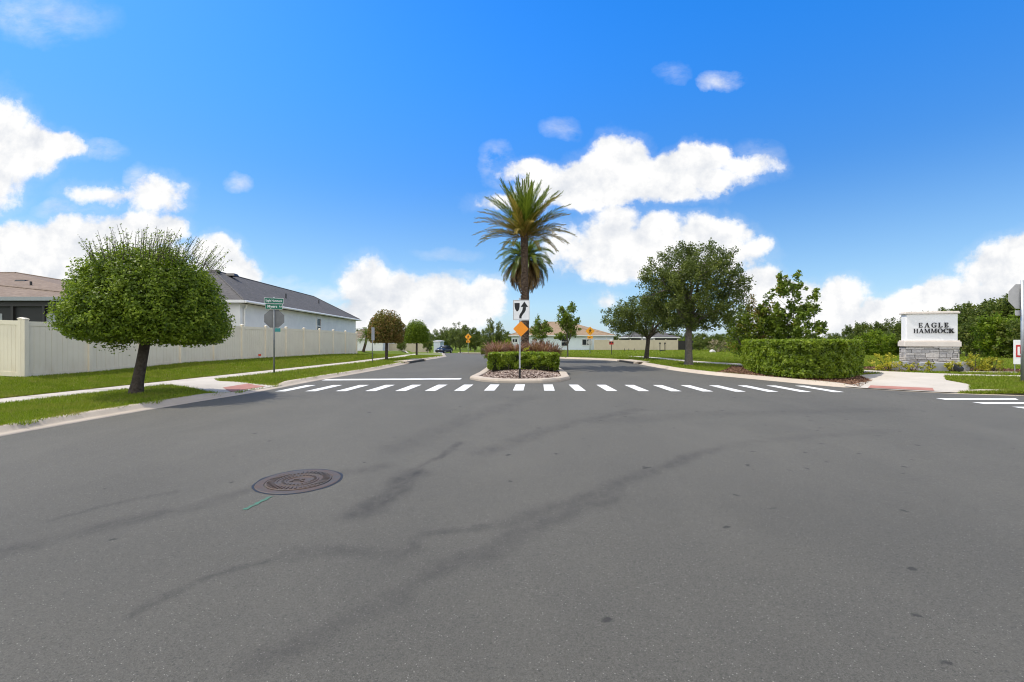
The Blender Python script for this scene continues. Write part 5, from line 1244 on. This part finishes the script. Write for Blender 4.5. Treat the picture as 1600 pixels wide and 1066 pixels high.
for (px, Y, r, h, n, lab) in [(1386, 18.75, .50, .72, 900, 'yellow green croton bush left of the monument'), (1425, 18.0, .26, .42, 260, 'small croton at the left front corner of the monument base'), (1452, 17.75, .17, .46, 220, 'narrow yellow croton between the grey slabs'), (1489, 17.55, .26, .46, 380, 'yellow croton beside the flood light'), (1525, 17.9, .42, .66, 1000, 'large bright yellow croton right of the monument'), (1551, 18.15, .34, .58, 620, 'yellow croton at the far right of the monument bed')]:
    bush('croton_bush', lab, ((px - 800) * Y / F, Y, zs), r, h, n, .085, 'leaf_croton', ncl=24, ratio=.42)

# ------------------------------------------------------------------ the far trees and woods
def proto(name, lm, r, h, trunk, ncl, per, seed, bm='bark_grey', ls=.3, low=-1.0, gap=-.2, sig=.42, shape=None):
    return tree(name, '', (0, 0, 0), trunk, .14, (0, 0, trunk * .6 + (h - trunk * .6) * .5), (r, r, (h - trunk * .6) * .5), ncl, per, sig, ls, lm, bm, gap=gap, freq=.6, seed=seed, nl=7, low=low, inner=.2, power=2.2, shape=shape)
PW = [proto('wood_tree', 'leaf_wood', 2.6, 6.5, 1.6, 80, 70, 21.0), proto('wood_tree', 'leaf_oak', 3.0, 7.0, 2.0, 90, 70, 33.0, 'bark_dark'), proto('wood_tree', 'leaf_wood', 2.2, 5.2, .8, 70, 70, 44.0), proto('wood_tree', 'leaf_bright', 2.0, 4.0, .4, 70, 80, 55.0)]
used = [False] * 4
def wood(k, px, Y, ytop, label, group='trees of the far woods', wide=1.0, cat='tree'):
    X = (px - 800) * Y / F; z0 = float(fall(X, Y)) + .02; ht = (H + (HY - ytop) * Y / F) - z0; base_h = [6.5, 7.0, 5.2, 4.0][k]
    o = copy_tree(PW[k]) if used[k] else PW[k]; used[k] = True
    s_ = ht / base_h * .97; o.location = (X, Y, z0); o.scale = (s_ * wide, s_ * wide, s_); o.rotation_euler = (0, 0, rng.uniform(0, 6.28))
    tag(o, label, cat, group); return o
wood(1, 719, 96, 505, 'tall dark tree behind the far crossing sign', None, .85)
wood(1, 770, 84, 499, 'rounded dark tree left of the keep right sign', None, .75)
G1, L1_ = 'dark trees closing the far end of the road', 'dark tree in the far belt closing the road'
for px, Y, yt, k, w in [(690, 118, 512, 1, 1), (703, 126, 515, 0, 1), (735, 124, 513, 2, 1.1), (752, 132, 517, 0, 1), (785, 128, 517, 0, 1.2), (800, 118, 522, 2, 1.1), (668, 128, 520, 0, 1), (645, 134, 522, 1, 1), (622, 138, 521, 2, 1.1), (600, 142, 519, 0, 1), (578, 140, 516, 1, 1.1), (562, 120, 515, 2, 1), (712, 140, 512, 0, 1.2), (742, 112, 524, 2, 1.0), (690, 106, 524, 2, .9), (762, 108, 526, 2, 1.0), (780, 114, 524, 2, 1)]:
    wood(k, px, Y, yt, L1_, G1, w)
wood(2, 627, 84, 532, 'small bushy tree between the two round street trees', None, .8); wood(2, 668, 86, 528, 'small leafy tree at the end of the far cream fence', None, .7)
G2, L2_ = 'low green trees behind the far houses', 'low green tree behind the far houses and lawn'
for px, Y, yt, k, w in [(960, 112, 523, 2, 1.3), (975, 104, 525, 2, 1.2), (1000, 118, 521, 0, 1.2), (1030, 122, 520, 0, 1.2), (1055, 112, 521, 2, 1.2), (1078, 120, 520, 0, 1.2), (1100, 126, 521, 2, 1.4), (1125, 118, 521, 0, 1.3), (1150, 124, 519, 0, 1.3), (1180, 118, 521, 0, 1.3), (1210, 112, 522, 2, 1.4), (1240, 106, 521, 0, 1.3), (1270, 100, 519, 0, 1.2), (1300, 92, 520, 0, 1.2), (930, 124, 522, 2, 1.3), (880, 126, 523, 2, 1.3), (850, 124, 523, 2, 1.3), (820, 122, 523, 2, 1.2)]:
    wood(k, px, Y, yt, L2_, G2, w)
G3, L3_ = 'shrubs along the edge of the right lawn', 'loose green shrub at the far edge of the right lawn'
for px, Y, yt, k, w in [(1092, 68, 532, 2, 1.2), (1072, 82, 527, 3, 1.0), (1108, 70, 527, 2, 1.0), (1140, 66, 528, 2, 1.1), (1160, 60, 526, 3, 1.1), (1185, 58, 527, 2, 1.0), (1215, 56, 529, 2, 1.1), (1245, 54, 528, 3, 1.0), (1275, 50, 528, 2, 1.1), (1300, 48, 527, 2, 1.1), (1125, 80, 524, 2, 1.1), (1085, 90, 524, 2, 1.2), (1326, 52, 524, 2, 1.0)]:
    wood(k, px, Y, yt, L3_, G3, w, 'shrub')
x, y = (1122 - 800) * 63 / F, 63.0
bush('flowering_shrub', 'shrub with pale pink bloom at the far right lawn edge', (x, y, float(fall(x, y))), 1.2, 1.7, 2200, .13, 'leaf_bloom', ncl=40)
G4, L4_ = 'trees of the wood rising on the right', 'green tree in the wood rising behind the monument'
for px, Y, yt, k, w in [(1335, 62, 521, 0, .9), (1352, 66, 519, 2, 1), (1378, 58, 516, 0, .9), (1400, 60, 512, 1, .9), (1425, 56, 505, 0, .9), (1450, 56, 500, 0, .9), (1475, 52, 497, 1, .9), (1500, 52, 492, 0, .9), (1522, 48, 488, 0, .95), (1545, 46, 482, 0, .95), (1568, 44, 477, 1, .95), (1590, 42, 475, 0, 1), (1615, 42, 472, 0, 1), (1645, 40, 470, 0, 1), (1680, 38, 468, 0, 1),
    (1420, 42, 524, 2, 1.0), (1395, 46, 524, 2, 1.0), (1510, 38, 520, 2, 1.0), (1530, 42, 508, 0, .9), (1590, 34, 515, 2, 1.1), (1620, 32, 510, 0, 1), (1450, 44, 515, 2, 1.0), (1480, 42, 512, 2, 1.0), (1340, 50, 532, 2, 1.1), (1550, 36, 528, 2, 1.1)]:
    wood(k, px, Y, yt - (14 if yt < 522 else 4), L4_, G4, w)
wood(3, 1368, 45, 514, 'bright yellow green bushy tree left of the monument', None, 1.0)
wood(3, 1566, 35, 488, 'bright green rounded tree right of the monument', None, .80)
wood(3, 1388, 43, 522, 'lower bright green tree touching the left of the monument', None, 1.0)
# trees beyond the left houses
for px, Y, yt, lab in [(-60, 60, 470, 'tree beyond the tan roofed house at the far left')]:
    wood(1, px, Y, yt, lab, None)
